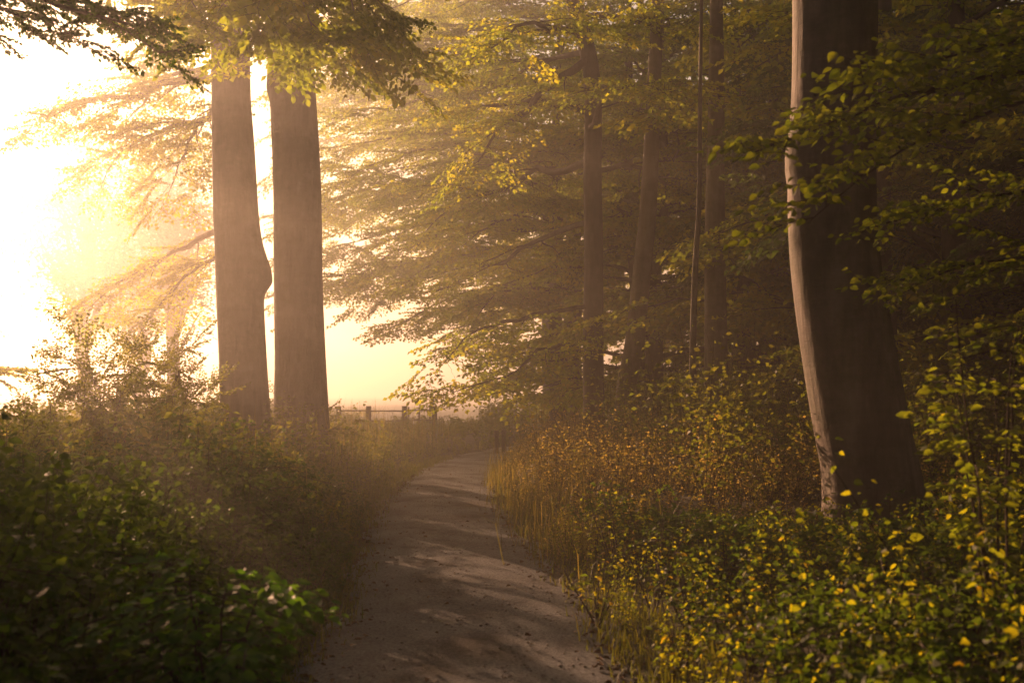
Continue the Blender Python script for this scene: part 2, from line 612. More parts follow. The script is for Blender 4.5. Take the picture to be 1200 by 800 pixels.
ad = t.nodes.new("ShaderNodeMath"); ad.operation = 'ADD'
t.links.new(n1.outputs[0], ad.inputs[0]); t.links.new(n3.outputs[0], ad.inputs[1])
bp = t.nodes.new("ShaderNodeBump"); bp.inputs["Strength"].default_value = 1.0; bp.inputs["Distance"].default_value = 0.035
t.links.new(ad.outputs[0], bp.inputs["Height"]); t.links.new(bp.outputs[0], b.inputs["Normal"])
M['path'] = m

ysp = np.concatenate([np.arange(-8, 3, 0.5), np.arange(3, 30, 0.12), np.arange(30, 58, 0.8)])
u = np.linspace(-1, 1, 15)
edge_l = 0.07 * np.sin(ysp * 2.1) + 0.05 * np.sin(ysp * 5.3 + 1) + RNG.normal(0, .018, len(ysp))
edge_r = 0.07 * np.sin(ysp * 1.7 + 2) + 0.05 * np.sin(ysp * 4.6) + RNG.normal(0, .018, len(ysp))
PX = path_centre(ysp)[:, None] + u[None] * (path_half(ysp)[:, None] + np.where(u[None] < 0, edge_l[:, None], edge_r[:, None]) * np.abs(u[None]) ** 3)
PY = ysp[:, None] * np.ones_like(u[None])
PZ = 0.006 + 0.035 * (1 - u[None] ** 2) + 0.006 * np.sin(PX * 9 + PY * 4) * np.cos(PY * 2.3) * (1 - u[None] ** 4) + 0.004
PZ = PZ + ground_z(PX, PY)
V = np.stack([PX, PY, PZ], -1).reshape(-1, 3)
k = len(u)
i = np.arange(len(ysp) - 1)[:, None] * k
j = np.arange(k - 1)[None]
Q = np.stack([i + j, i + j + 1, i + k + j + 1, i + k + j], -1).reshape(-1, 4)
link("path", mesh_np("path", V, Q, None, True), M['path'], kind="structure")


def path_z(x, y):
    uu = np.clip((x - path_centre(y)) / path_half(y), -1, 1)
    return 0.010 + 0.035 * (1 - uu ** 2) + ground_z(x, y)


# loose stones on the path
n = 6500
sy = 4.0 + (RNG.uniform(0, 1, n) ** 1.8) * 18
su = RNG.uniform(-1.12, 1.12, n)
sx = path_centre(sy) + su * path_half(sy)
sr = 0.003 + 0.009 * RNG.uniform(0, 1, n) ** 3
octv = np.array([(1, 0, 0), (0, 1, 0), (-1, 0, 0), (0, -1, 0), (0, 0, .7), (0, 0, -.5)])
octf = np.array([(0, 1, 4), (1, 2, 4), (2, 3, 4), (3, 0, 4), (1, 0, 5), (2, 1, 5), (3, 2, 5), (0, 3, 5)])
rt = RNG.uniform(0, 6.28, n)
jit = octv[None] * (1 + RNG.normal(0, .22, (n, 6, 1)))
VX = jit[..., 0] * np.cos(rt)[:, None] - jit[..., 1] * np.sin(rt)[:, None]
VY = jit[..., 0] * np.sin(rt)[:, None] + jit[..., 1] * np.cos(rt)[:, None]
V = np.stack([sx[:, None] + VX * sr[:, None] * 1.3, sy[:, None] + VY * sr[:, None], (path_z(sx, sy) + sr * .25)[:, None] + jit[..., 2] * sr[:, None]], -1)
o = link("gravel", mesh_np("gravel", V.reshape(-1, 3), (np.arange(n)[:, None, None] * 6 + octf[None]).reshape(-1, 3)), M['stone'], kind="stuff")
tag(o, "loose pale stones scattered over the footpath", "gravel")

# dead leaves on the path and its verges
n = 1300
sy = 4.0 + (RNG.uniform(0, 1, n) ** 1.6) * 18
side = RNG.choice([-1, 1], n)
off = path_half(sy) * (1.0 - np.abs(RNG.normal(0, .11, n)) - (RNG.uniform(0, 1, n) < .08) * RNG.uniform(0, .9, n)) + (RNG.uniform(0, 1, n) < .5) * RNG.uniform(0, .3, n)
sx = path_centre(sy) + side * off
P = np.stack([sx, sy, path_z(sx, sy) + .008], -1)
a = RNG.uniform(0, 6.28, n)
v, f, tt = leaves_geo(P, np.stack([np.cos(a), np.sin(a), RNG.uniform(-.05, .35, n)], -1), np.stack([RNG.normal(0, .35, n), RNG.normal(0, .35, n), np.ones(n)], -1), RNG.uniform(.025, .055, n), fold=.5)
o = link("leaf_litter", mesh_np("leaf_litter", v, f, tt), M['litter'], kind="stuff")
tag(o, "small dead brown leaves strewn along the path edges", "dead leaves")


# ---------------------------------------------------------------- undergrowth templates (unit height)
def plant_nettle(rng):
    P, A, N, S = [], [], [], []
    lean = rng.normal(0, .10, 2)
    for k in range(11):
        h = .12 + .86 * k / 10
        p = np.array([lean[0] * h * h, lean[1] * h * h, h])
        a0 = rng.uniform(0, 6.28)
        for q in range(2):
            a = a0 + q * math.pi + rng.normal(0, .3)
            P.append(p); A.append((math.cos(a), math.sin(a), rng.uniform(-.5, .25)))
            N.append((rng.normal(0, .3), rng.normal(0, .3), 1)); S.append(.15 * rng.uniform(.7, 1.2) * (1 - .4 * abs(h - .5)))
    segs = [((0, 0, 0), (lean[0] * .25, lean[1] * .25, .5), (lean[0], lean[1], 1.0))]
    return dict(P=np.array(P), A=unit(np.array(A)), N=np.array(N), S=np.array(S), segs=np.array(segs))


def plant_bramble(rng):
    P, A, N, S, segs = [], [], [], [], []
    for c in range(3):
        az = rng.uniform(0, 6.28)
        reach = rng.uniform(.5, 1.0)
        pts = []
        for k in range(9):
            t = k / 8
            h = math.sin(t * 2.2) * rng.uniform(.9, 1.0)
            p = np.array([math.cos(az) * reach * t, math.sin(az) * reach * t, max(h, .05)])
            pts.append(p)
            if k:
                for q in range(3):
                    a = az + rng.normal(0, 1.2)
                    P.append(p); A.append((math.cos(a), math.sin(a), rng.uniform(-.5, .4)))
                    N.append((rng.normal(0, .4), rng.normal(0, .4), 1)); S.append(.14 * rng.uniform(.6, 1.2))
        segs += [(pts[0] * 0, pts[2], pts[4]), (pts[4], pts[6], pts[8])]
    return dict(P=np.array(P), A=unit(np.array(A)), N=np.array(N), S=np.array(S), segs=np.array(segs))


def plant_bush(rng, nst=5, per=14, wid=.4, leaf=.075):
    P, A, N, S, segs = [], [], [], [], []
    for c in range(nst):
        az = rng.uniform(0, 6.28)
        r = wid * math.sqrt(rng.uniform(0, 1))
        top = np.array([math.cos(az) * r, math.sin(az) * r, rng.uniform(.7, 1.05)])
        mid = top * .5 + np.array([0, 0, .06])
        segs.append((np.zeros(3), mid, top))
        for k in range(per):
            t = .2 + .8 * k / per
            p = (mid * (t / .5) if t < .5 else mid + (top - mid) * ((t - .5) / .5)) + rng.normal(0, .045, 3)
            a = rng.uniform(0, 6.28)
            P.append(p); A.append((math.cos(a), math.sin(a), rng.uniform(-.5, .6)))
            N.append((rng.normal(0, .5), rng.normal(0, .5), 1)); S.append(leaf * rng.uniform(.6, 1.25))
    return dict(P=np.array(P), A=unit(np.array(A)), N=np.array(N), S=np.array(S), segs=np.array(segs))


def plant_fine(rng):
    P, A, N, S = [], [], [], []
    lean = rng.normal(0, .14, 2)
    for k in range(19):
        h = .10 + .88 * k / 18
        p = np.array([lean[0] * h * h, lean[1] * h * h, h])
        for q in range(2):
            a = rng.uniform(0, 6.28)
            off = rng.uniform(0, .09)
            P.append(p + np.array([math.cos(a) * off, math.sin(a) * off, 0])); A.append((math.cos(a), math.sin(a), rng.uniform(-.9, .3)))
            N.append((rng.normal(0, .3), rng.normal(0, .3), 1)); S.append(.085 * rng.uniform(.6, 1.3) * (1 - .35 * abs(h - .5)))
    segs = [((0, 0, 0), (lean[0] * .25, lean[1] * .25, .5), (lean[0], lean[1], 1.0))]
    return dict(P=np.array(P), A=unit(np.array(A)), N=np.array(N), S=np.array(S), segs=np.array(segs))


FINE = [plant_fine(np.random.default_rng(380 + i)) for i in range(8)]
NETTLES = [plant_nettle(np.random.default_rng(300 + i)) for i in range(6)]
BRAMBLES = [plant_bramble(np.random.default_rng(320 + i)) for i in range(5)]
BUSHES = [plant_bush(np.random.default_rng(340 + i)) for i in range(5)]


def scatter(name, label, cat, xy, heights, templates, mat, simple=False, leaf_scale=1.0, width=1.0, wood_r=.003):
    rng = np.random.default_rng(len(label) * 7 + len(xy))
    n = len(xy)
    z = ground_z(xy[:, 0], xy[:, 1])
    V, Fc, T, WV, WF = [], [], [], [], []
    nn = wn = 0
    which = rng.integers(0, len(templates), n)
    for k, tp in enumerate(templates):
        idx = np.where(which == k)[0]
        if not len(idx):
            continue
        a = rng.uniform(0, 6.28, len(idx))
        c, s_ = np.cos(a), np.sin(a)
        Z = np.zeros_like(c)
        tx, ty = rng.normal(0, .10, len(idx)), rng.normal(0, .10, len(idx))
        R = np.stack([np.stack([c, -s_, tx], -1), np.stack([s_, c, ty], -1), np.stack([Z, Z, Z + 1], -1)], 1)
        H = heights[idx]
        pos = np.stack([xy[idx, 0], xy[idx, 1], z[idx] - .02], -1)
        P = (np.einsum('nij,mj->nmi', R, tp['P']) * H[:, None, None] + pos[:, None]).reshape(-1, 3)
        A = np.einsum('nij,mj->nmi', R, tp['A']).reshape(-1, 3) + rng.normal(0, .2, (len(idx) * len(tp['P']), 3))
        Nn = np.einsum('nij,mj->nmi', R, tp['N']).reshape(-1, 3) + rng.normal(0, .75, (len(idx) * len(tp['P']), 3))
        S = (tp['S'][None] * np.sqrt(H)[:, None]).ravel() * leaf_scale
        tone = (rng.uniform(0, .55, len(idx))[:, None] + rng.uniform(0, .45, (len(idx), len(tp['P'])))).ravel()
        v, f, t = leaves_geo(P, A, Nn, S, simple, width, tone=tone)
        V.append(v); Fc.append(f + nn); T.append(t); nn += len(v)
        sg = np.einsum('nij,msj->nmsi', R, tp['segs']) * H[:, None, None, None] + pos[:, None, None]
        a_, m_, b_ = sg[:, :, 0].reshape(-1, 3), sg[:, :, 1].reshape(-1, 3), sg[:, :, 2].reshape(-1, 3)
        r = np.full(len(a_), wood_r)
        for (p, q, r1, r2) in (((a_, b_, r, r * .4),) if simple else ((a_, m_, r, r * .8), (m_, b_, r * .8, r * .4))):
            wv, wf = prism_geo(p, q, r1, r2)
            WV.append(wv); WF.append(wf + wn); wn += len(wv)
    o = link(name, mesh_np(name, np.concatenate(V), np.concatenate(Fc), np.concatenate(T)), mat, kind="stuff")
    tag(o, label, cat)
    st = link("stems", mesh_np("stems", np.concatenate(WV), np.concatenate(WF)), M['twig'], o, kind="stuff")
    return o


def blades(name, label, cat, xy, heights, mat, per=10, spread=.12, bend=1.25, wid=.0045):
    n = len(xy) * per
    bx = np.repeat(xy[:, 0], per) + RNG.normal(0, spread, n)
    by = np.repeat(xy[:, 1], per) + RNG.normal(0, spread, n)
    h = np.repeat(heights, per) * RNG.uniform(.5, 1.1, n)
    a = RNG.uniform(0, 6.28, n)
    bd = RNG.uniform(.1, 1, n) * bend
    d = np.stack([np.cos(a), np.sin(a)], -1)
    z0 = ground_z(bx, by) - .01
    wv = np.stack([-d[:, 1], d[:, 0], np.zeros(n)], -1) * wid
    p0 = np.stack([bx, by, z0], -1)
    p1 = p0 + np.stack([d[:, 0] * bd * h * .25, d[:, 1] * bd * h * .25, h * .55], -1)
    p2 = p0 + np.stack([d[:, 0] * bd * h, d[:, 1] * bd * h, h * (1 - bd * .4)], -1)
    V = np.stack([p0 - wv, p0 + wv, p1 - wv * .8, p1 + wv * .8, p2], 1)
    Fc = (np.arange(n)[:, None, None] * 5 + np.array([(0, 1, 3), (0, 3, 2), (2, 3, 4)])[None]).reshape(-1, 3)
    o = link(name, mesh_np(name, V.reshape(-1, 3), Fc, np.repeat(RNG.uniform(0, 1, n), 5)), mat, kind="stuff")
    return tag(o, label, cat)


def left_xy(n, a, b, y0, y1, power=1.6):
    y = y0 + (y1 - y0) * RNG.uniform(0, 1, n) ** power
    w = a + (b - a) * RNG.uniform(0, 1, n)
    return np.stack([path_centre(y) - path_half(y) - w * (1 + .0 * y), y], -1)


def right_xy(n, a, b, y0, y1, power=1.6):
    y = y0 + (y1 - y0) * RNG.uniform(0, 1, n) ** power
    w = a + (b - a) * RNG.uniform(0, 1, n)
    return np.stack([path_centre(y) + path_half(y) + w, y], -1)


def hfun(p, hmax, ramp_w, jitter=.2):
    v = verge(p[:, 0], p[:, 1])
    x, y = p[:, 0], p[:, 1]
    c = .5 + .2 * np.sin(x * 2.1 + y * 1.3) + .17 * np.sin(x * 4.7 - y * 3.1 + 2) + .13 * np.sin(y * 6.3 + x * 1.7)
    low = (x < -1) & (x > -7.5) & (y > 22)
    hmax = np.where(low, hmax * .42, hmax)
    top = np.where((x > 0) & (y < 12.6), np.maximum(.16, 1.38 - .113 * y + np.where(x < .08 * y + .35, .3, 0) + np.where(x > .375 * y, .45, 0)) * RNG.uniform(.5, 1.3, len(p)), 9)
    return np.minimum(top, np.clip(hmax * np.clip(.18 + v / ramp_w, 0, 1) * (.62 + .62 * c) * RNG.uniform(1 - jitter * 1.4, 1 + jitter, len(p)), .12, None))


# left side of the path
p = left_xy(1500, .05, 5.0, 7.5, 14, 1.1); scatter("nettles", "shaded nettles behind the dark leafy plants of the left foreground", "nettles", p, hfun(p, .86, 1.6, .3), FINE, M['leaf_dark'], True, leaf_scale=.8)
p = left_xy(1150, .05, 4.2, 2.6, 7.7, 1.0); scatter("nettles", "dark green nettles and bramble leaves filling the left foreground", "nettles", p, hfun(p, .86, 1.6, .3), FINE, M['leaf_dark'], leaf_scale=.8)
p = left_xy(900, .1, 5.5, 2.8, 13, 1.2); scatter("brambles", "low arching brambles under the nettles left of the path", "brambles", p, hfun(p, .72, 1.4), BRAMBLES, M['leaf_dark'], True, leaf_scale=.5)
p = left_xy(2600, .0, 8.5, 11, 30, 1.1); scatter("undergrowth", "hazy sunlit leafy weeds round the feet of the two misty trunks", "undergrowth", p, hfun(p, .9, 1.3, .35), FINE, M['leaf_under'], True, 1.0)
p = left_xy(650, .1, 12, 27, 46, 1.0); scatter("thicket", "misty low thicket beyond the two trunks on the left", "thicket", p, hfun(p, 1.1, 2.0, .35), BUSHES, M['leaf_under'], True, 1.5)
p = left_xy(900, -.02, .35, 3, 26, 1.3); blades("grass", "short dark grass fringing the left edge of the path", "grass", p, RNG.uniform(.06, .2, len(p)), M['grass_green'], 9, .10)
p = left_xy(420, .8, 8, 12, 30, 1.0); blades("tall_grass", "tall pale seed grass standing in the mist left of the path", "tall grass", p, RNG.uniform(.8, 1.35, len(p)), M['grass'], 8, .2, .3, .006)

# right side of the path
p = right_xy(850, .1, 4.2, 3.8, 11.5, 1.0); scatter("sapling_thicket", "yellow green leafy seedlings crowding the right foreground", "seedlings", p, hfun(p, .9, .9, .4), FINE, M['leaf_yellow'], leaf_scale=.52)
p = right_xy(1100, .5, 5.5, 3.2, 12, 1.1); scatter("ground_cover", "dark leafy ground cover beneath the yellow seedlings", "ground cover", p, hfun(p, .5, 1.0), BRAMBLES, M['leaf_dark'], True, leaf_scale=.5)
p = right_xy(2600, .05, 5.0, 9.5, 30, 1.2); scatter("weeds", "brownish weeds catching low sun right of the path bend", "weeds", p, hfun(p, .78, .8, .45), FINE + BUSHES, M['leaf_brown'], True, .6)
p = right_xy(1500, 2.0, 11.0, 12, 34, 1.1); scatter("understorey", "tangled leafy shrubs between the dark trunks of the wood", "undergrowth", p, hfun(p, 1.5, 2.8, .5), BUSHES, M['leaf_under'], True, .8)
p = right_xy(330, .0, 1.1, 9.0, 26, 1.2); blades("tall_grass", "tan seed grass standing on the right verge of the path", "tall grass", p, RNG.uniform(.3, .85, len(p)), M['grass'], 7, .16, .8, .004)
p = right_xy(1000, .02, .45, 3, 24, 1.3); blades("grass", "short green grass fringing the right edge of the path", "grass", p, RNG.uniform(.06, .2, len(p)), M['grass_green'], 9, .12)
p = np.stack([RNG.uniform(-60, -8, 3000), 8 + 70 * RNG.uniform(0, 1, 3000) ** 1.2], -1); blades("meadow_grass", "pale meadow grass fading into the mist on the far left", "grass", p, RNG.uniform(.25, .6, len(p)), M['grass'], 8, .3, .4, .012)


# ---------------------------------------------------------------- the hero trees
def hero_trunk(prof, yd, name_mat, base_drop=0.3, knobs=(), extra=None, **kw):
    """prof: (pixel y, left x, right x) from foot to top of frame; yd: metres ahead"""
    pts, rad = [], []
    for (py, xl, xr) in prof:
        c = W((xl + xr) / 2, py, yd)
        r = (W(xr, py, yd) - W(xl, py, yd)).length / 2
        pts.append(c); rad.append(r)
    pts[0] = Vector((pts[0].x, pts[0].y, float(ground_z(pts[0].x, pts[0].y)) - base_drop))
    return pts, rad


# big trunk on the right
pts, rad = hero_trunk([(625, 968, 1082), (560, 964, 1074), (500, 954, 1062), (400, 939, 1044), (300, 928, 1028), (200, 926, 1024), (100, 931, 1025), (0, 932, 1027), (-120, 930, 1024), (-260, 928, 1016), (-420, 930, 1010)], 11.5, None)
foot = pts[0].copy(); foot.z = 0
root = thing("beech_tree", "massive leaning beech trunk on the right with one sunlit edge", "tree", foot)
top = pts[-1]
for k in range(1, 5):
    pts.append(Vector((top.x + .12 * k, top.y + .1 * k, top.z + 1.5 * k))); rad.append(rad[10] * (1 - .2 * k))
rel = [tuple(p - foot) for p in pts]
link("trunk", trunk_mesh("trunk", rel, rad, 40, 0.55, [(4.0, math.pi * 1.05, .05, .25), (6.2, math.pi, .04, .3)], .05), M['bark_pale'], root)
tb = TreeBuilder(21)
for k in range(16):
    az = k * 2.4 + .3
    i0 = min(10 + int(k / 4), 13)
    s0 = np.array(rel[i0])
    L = 4.2 - k * .08
    tb.limb(s0, s0 + np.array([math.cos(az) * L, math.sin(az) * L, .5 + .07 * k]), .09, .06)
tb.build(root, M['leaf_dark'], bark=M['bark_pale'])

# two misty trunks on the left
def top_up(pts, rad, n=4, dz=1.7, dx=0.05, k0=.18):
    r0 = rad[-1]; top = pts[-1]
    for k in range(1, n + 1):
        pts.append(Vector((top.x + dx * k, top.y, top.z + dz * k))); rad.append(r0 * (1 - k0 * k))


ptsA, radA = hero_trunk([(545, 262, 322), (490, 258, 315), (420, 256, 311), (345, 253, 308), (300, 252, 307), (240, 250, 303), (170, 249, 299), (90, 248, 293), (0, 247, 291), (-100, 246, 286), (-200, 246, 282)], 17, None)
footA = ptsA[0].copy(); footA.z = 0
rootA = thing("beech_tree", "left of the two misty trunks, with a knob on its side", "tree", footA)
top_up(ptsA, radA)
rel = [tuple(p - footA) for p in ptsA]
kh = W(315, 334, 17).z + .3
link("trunk", trunk_mesh("trunk", rel, radA, 36, .5, [(kh, 0.0, .15, .42)], .05, 12), M['bark'], rootA)
tb = TreeBuilder(31)


def limb_px(tb, foot, a, b, r, **kw):
    """limb between two measured points, each (pixel x, pixel y, metres ahead)"""
    tb.limb(W(*a) - foot, W(*b) - foot, r, **kw)


# limbs reaching towards the viewer: the yellow sprays that hang across the top
tf = TreeBuilder(33)
for (a_, b_, r_) in [((270, -90, 17), (300, 25, 11), .05), ((270, -120, 17), (365, 30, 11.5), .05), ((270, -80, 17), (235, 20, 12), .045), ((270, -120, 17), (415, 15, 12), .05),
                     ((270, -110, 17), (200, 5, 12.5), .045), ((270, -150, 17), (455, 20, 13), .05), ((270, -140, 17), (330, -20, 10), .05), ((270, -60, 17), (390, 60, 14.5), .045)]:
    limb_px(tf, footA, a_, b_, r_, spray=.6, sub_len=.28, sag=.02, droop=.45, step=.62, start=.55)
for pts_, rad_ in tf.limbs:
    for q_ in range(7):
        k_ = tf.rng.integers(7, len(pts_))
        tf.sprays.append((pts_[k_], (tf.rng.uniform(-.6, .6), tf.rng.uniform(-.6, .6), -1), (tf.rng.normal(), tf.rng.normal(), .1), tf.rng.uniform(.45, .95)))
tf.build(rootA, M['leaf'], templates=SPRAY_FINE, simple=False, leaf_scale=1.5, wood_r=.002, bark=M['bark'])
for k in range(7):
    az = k * 2.4
    s0 = np.array(rel[11 + min(3, k // 4)])
    L = 4.6 - k * .1
    tb.limb(s0, s0 + np.array([math.cos(az) * L, math.sin(az) * L, .6]), .08, .06)
tb.build(rootA, M['leaf'], bark=M['bark'])

ptsB, radB = hero_trunk([(530, 320, 392), (480, 321, 385), (420, 322, 382), (340, 322, 380), (250, 321, 378), (160, 318, 374), (90, 316, 370), (0, 312, 364), (-100, 308, 358), (-200, 304, 350)], 19, None)
footB = ptsB[0].copy(); footB.z = 0
rootB = thing("beech_tree", "right and wider of the two misty trunks beside the path", "tree", footB)
top_up(ptsB, radB)
rel = [tuple(p - footB) for p in ptsB]
link("trunk", trunk_mesh("trunk", rel, radB, 36, .5, [(6.8, math.pi, .05, .3)], .05), M['bark'], rootB)
tb = TreeBuilder(41)
limb_px(tb, footB, (345, 60, 19), (430, 50, 15), .07, sag=.04, droop=.25)
for k in range(8):
    az = k * 2.4 + 1
    s0 = np.array(rel[10 + min(3, k // 4)])
    L = 5.0 - k * .1
    tb.limb(s0, s0 + np.array([math.cos(az) * L, math.sin(az) * L, .6]), .08, .06)
tb.build(rootB, M['leaf'], bark=M['bark'])

bz = W(280, 460, 25)
ft = Vector((bz.x, 25, 0))
rt_ = thing("beech_tree", "hazy beech hidden behind the knobbed trunk, its limbs drooping left over the mist", "tree", ft)
link("trunk", trunk_mesh("trunk", [(0, 0, -.3), (.03, 0, 2), (-.03, 0, 4), (.02, 0, 6.5), (0, 0, 9), (.1, 0, 11.5), (.1, 0, 13.8)], [.3, .28, .26, .22, .16, .1, .03], 16, .5, (), .06), M['bark'], rt_)
tb = TreeBuilder(43)
for (a_, b_, r_, kw) in [((280, 70, 25), (150, 140, 26), .1, dict(sag=.10, sub_len=.4)), ((280, 90, 25), (55, 140, 23), .1, dict(sag=.06, sub_len=.34, start=.2)),
                         ((280, 130, 25), (120, 215, 27), .09, dict(sag=.06, sub_len=.32)), ((280, 265, 25), (105, 360, 26), .08, dict(sag=.06, sub_len=.28)),
                         ((280, 290, 25), (170, 380, 25), .06, dict(sag=.05, sub_len=.3)), ((280, 100, 25), (200, 220, 23), .07, dict(sag=.06)), ((280, 20, 25), (190, 60, 23), .07, dict(sag=.06))]:
    limb_px(tb, ft, a_, b_, r_, spray=.95, droop=.22, step=.3, **kw)
tb.build(rt_, M['leaf'], bark=M['bark'])

# the dark slim trunk in the middle with long limbs over the path
ptsC, radC = hero_trunk([(520, 684, 712), (480, 684, 709), (400, 683, 707), (300, 684, 706), (200, 684, 705), (110, 685, 705), (60, 678, 698), (0, 662, 682), (-60, 650, 668)], 24, None)
footC = ptsC[0].copy(); footC.z = 0
rootC = thing("beech_tree", "slim dark trunk in the middle that bends left near its top", "tree", footC)
top_up(ptsC, radC, 4, 1.5, -.25)
rel = [tuple(p - footC) for p in ptsC]
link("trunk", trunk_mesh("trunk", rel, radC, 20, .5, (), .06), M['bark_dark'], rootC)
tb = TreeBuilder(51)
for (a, b, r, kw) in [
    ((690, 70, 24), (560, 190, 22), .10, dict(sag=.06, droop=.1)),
    ((690, 40, 24), (570, 60, 20), .08, dict(sag=.03, droop=.15)),
    ((690, 130, 24), (555, 125, 23), .10, dict(sag=.05, droop=.12)),
    ((690, 190, 24), (500, 270, 29), .09, dict(sag=.07, droop=.12)),
    ((690, 260, 24), (490, 345, 30), .07, dict(sag=.05, droop=.08, sub_len=.3)),
    ((690, 360, 24), (520, 425, 21), .05, dict(sag=.03, droop=.1, sub_len=.26)),
    ((690, 400, 24), (530, 460, 20), .05, dict(sag=.03, droop=.1, sub_len=.24)),
    ((690, 150, 24), (780, 110, 19), .06, dict(sag=.03)),
    ((690, 200, 24), (850, 220, 27), .07, dict(sag=.03)),
    ((690, 60, 24), (540, 130, 29), .07, dict(sag=.05)),
    ((690, 20, 24), (800, 30, 21), .07, dict(sag=.03)),
]:
    limb_px(tb, footC, a, b, r, **kw)
for k in range(10):
    az = k * 2.4 + 2
    s0 = np.array(rel[9 + min(3, k // 3)])
    L = 4.8 - k * .1
    tb.limb(s0, s0 + np.array([math.cos(az) * L, math.sin(az) * L, .6]), .07, .06)
tb.build(rootC, M['leaf'], bark=M['bark_dark'])


for (prof_, yd_, seed_, lab_) in [
    ([(500, 718, 748), (460, 722, 746), (400, 733, 755), (300, 744, 765), (240, 750, 770), (100, 758, 775), (0, 764, 779), (-100, 768, 781)], 23, 57, "thin leaning trunk just right of the slim dark middle trunk"),
    ([(500, 822, 856), (420, 825, 852), (300, 826, 850), (200, 828, 849), (100, 830, 848), (0, 832, 847), (-100, 834, 846)], 21, 58, "shadowy upright trunk between the leaning trunk and the big one"),
    ([(500, 806, 816), (420, 808, 816), (320, 811, 818), (240, 816, 822), (120, 818, 823), (0, 820, 824), (-60, 821, 824)], 17, 59, "very thin pale stem standing left of the shadowy upright trunk")]:
    p_, r_ = hero_trunk(prof_, yd_, None)
    f_ = p_[0].copy(); f_.z = 0
    rt_ = thing("beech_tree", lab_, "tree", f_)
    top_up(p_, r_, 3, 1.3, .05, .25)
    rl_ = [tuple(q - f_) for q in p_]
    link("trunk", trunk_mesh("trunk", rl_, r_, 16, .5, (), .06), M['bark'], rt_)
    tb = TreeBuilder(seed_)
    for k in range(9):
        az = k * 2.4
        s0 = np.array(rl_[-4 + min(3, k // 3)])
        tb.limb(s0, s0 + np.array([math.cos(az) * 3.2, math.sin(az) * 3.2, .6]), .05, .06)
    tb.build(rt_, M['leaf'], bark=M['bark'])

# two more edge-of-the-wood beeches whose long limbs fill the hazy middle of the view
for (px_, yd_, seed_, lab_, ends_) in [
    (652, 33, 53, "hazy beech just behind the slim dark trunk, reaching far left over the path",
     [((350, 95, 32), 90), ((360, 180, 34), 150), ((345, 262, 35), 220), ((375, 325, 32), 270), ((380, 60, 33), 20), ((390, 220, 31), 180), ((400, 140, 30), 120), ((455, 385, 33), 330), ((480, 55, 30), 40), ((520, 200, 28), 170), ((540, 290, 28), 260), ((530, 120, 28), 90), ((560, 370, 28), 340), ((440, 20, 30), 0), ((600, 230, 26), 200)]),
    (668, 42, 54, "pale hazy beech further behind, its drooping limbs above the misty gap",
     [((350, 50, 42), 10), ((345, 150, 43), 110), ((350, 300, 40), 240), ((370, 100, 38), 60), ((360, 350, 41), 290), ((385, 200, 38), 150), ((450, 350, 41), 300), ((500, 250, 37), 200), ((520, 385, 40), 350), ((480, 150, 38), 90), ((560, 60, 37), 20), ((430, 230, 38), 170), ((600, 330, 37), 290)]),
    (640, 52, 55, "faintest beech of the wood's edge, showing only as pale foliage right of the twin trunks",
     [((330, 90, 48), 40), ((335, 140, 52), 90), ((330, 200, 50), 150), ((335, 250, 49), 200), ((340, 300, 52), 250), ((345, 345, 50), 300), ((380, 60, 46), 20), ((390, 120, 45), 80), ((385, 180, 46), 140), ((390, 240, 45), 200), ((400, 300, 46), 260), ((420, 360, 48), 320), ((430, 90, 42), 60), ((440, 160, 42), 130), ((440, 330, 42), 290), ((470, 385, 46), 350)])]:
    base = W(px_, 460, yd_)
    ft = Vector((base.x, yd_, 0))
    rt_ = thing("beech_tree", lab_, "tree", ft)
    tp_ = [(0, 0, -.3), (.05, 0, 2), (-.03, 0, 4), (.04, 0, 6.5), (0, 0, 9), (.1, 0, 11.5), (.1, 0, 13.8)]
    link("trunk", trunk_mesh("trunk", tp_, [.24, .22, .2, .17, .13, .08, .03], 16, .5, (), .06), M['bark_dark'], rt_)
    tb = TreeBuilder(seed_)
    for (e_, ys_) in ends_:
        limb_px(tb, ft, (px_, ys_, yd_), e_, .07, sag=.06, droop=.14, sub_len=.36 if yd_ < 50 else .24, step=.46 if yd_ < 50 else .6, spray=.95 if yd_ < 50 else 1.25)
    for k in range(6):
        az = k * 2.4
        tb.limb((.1, 0, 10.5 + .4 * k), (math.cos(az) * 3.6, math.sin(az) * 3.6, 11.5 + .4 * k), .05, .05)
    tb.build(rt_, M['leaf'], bark=M['bark_dark'])


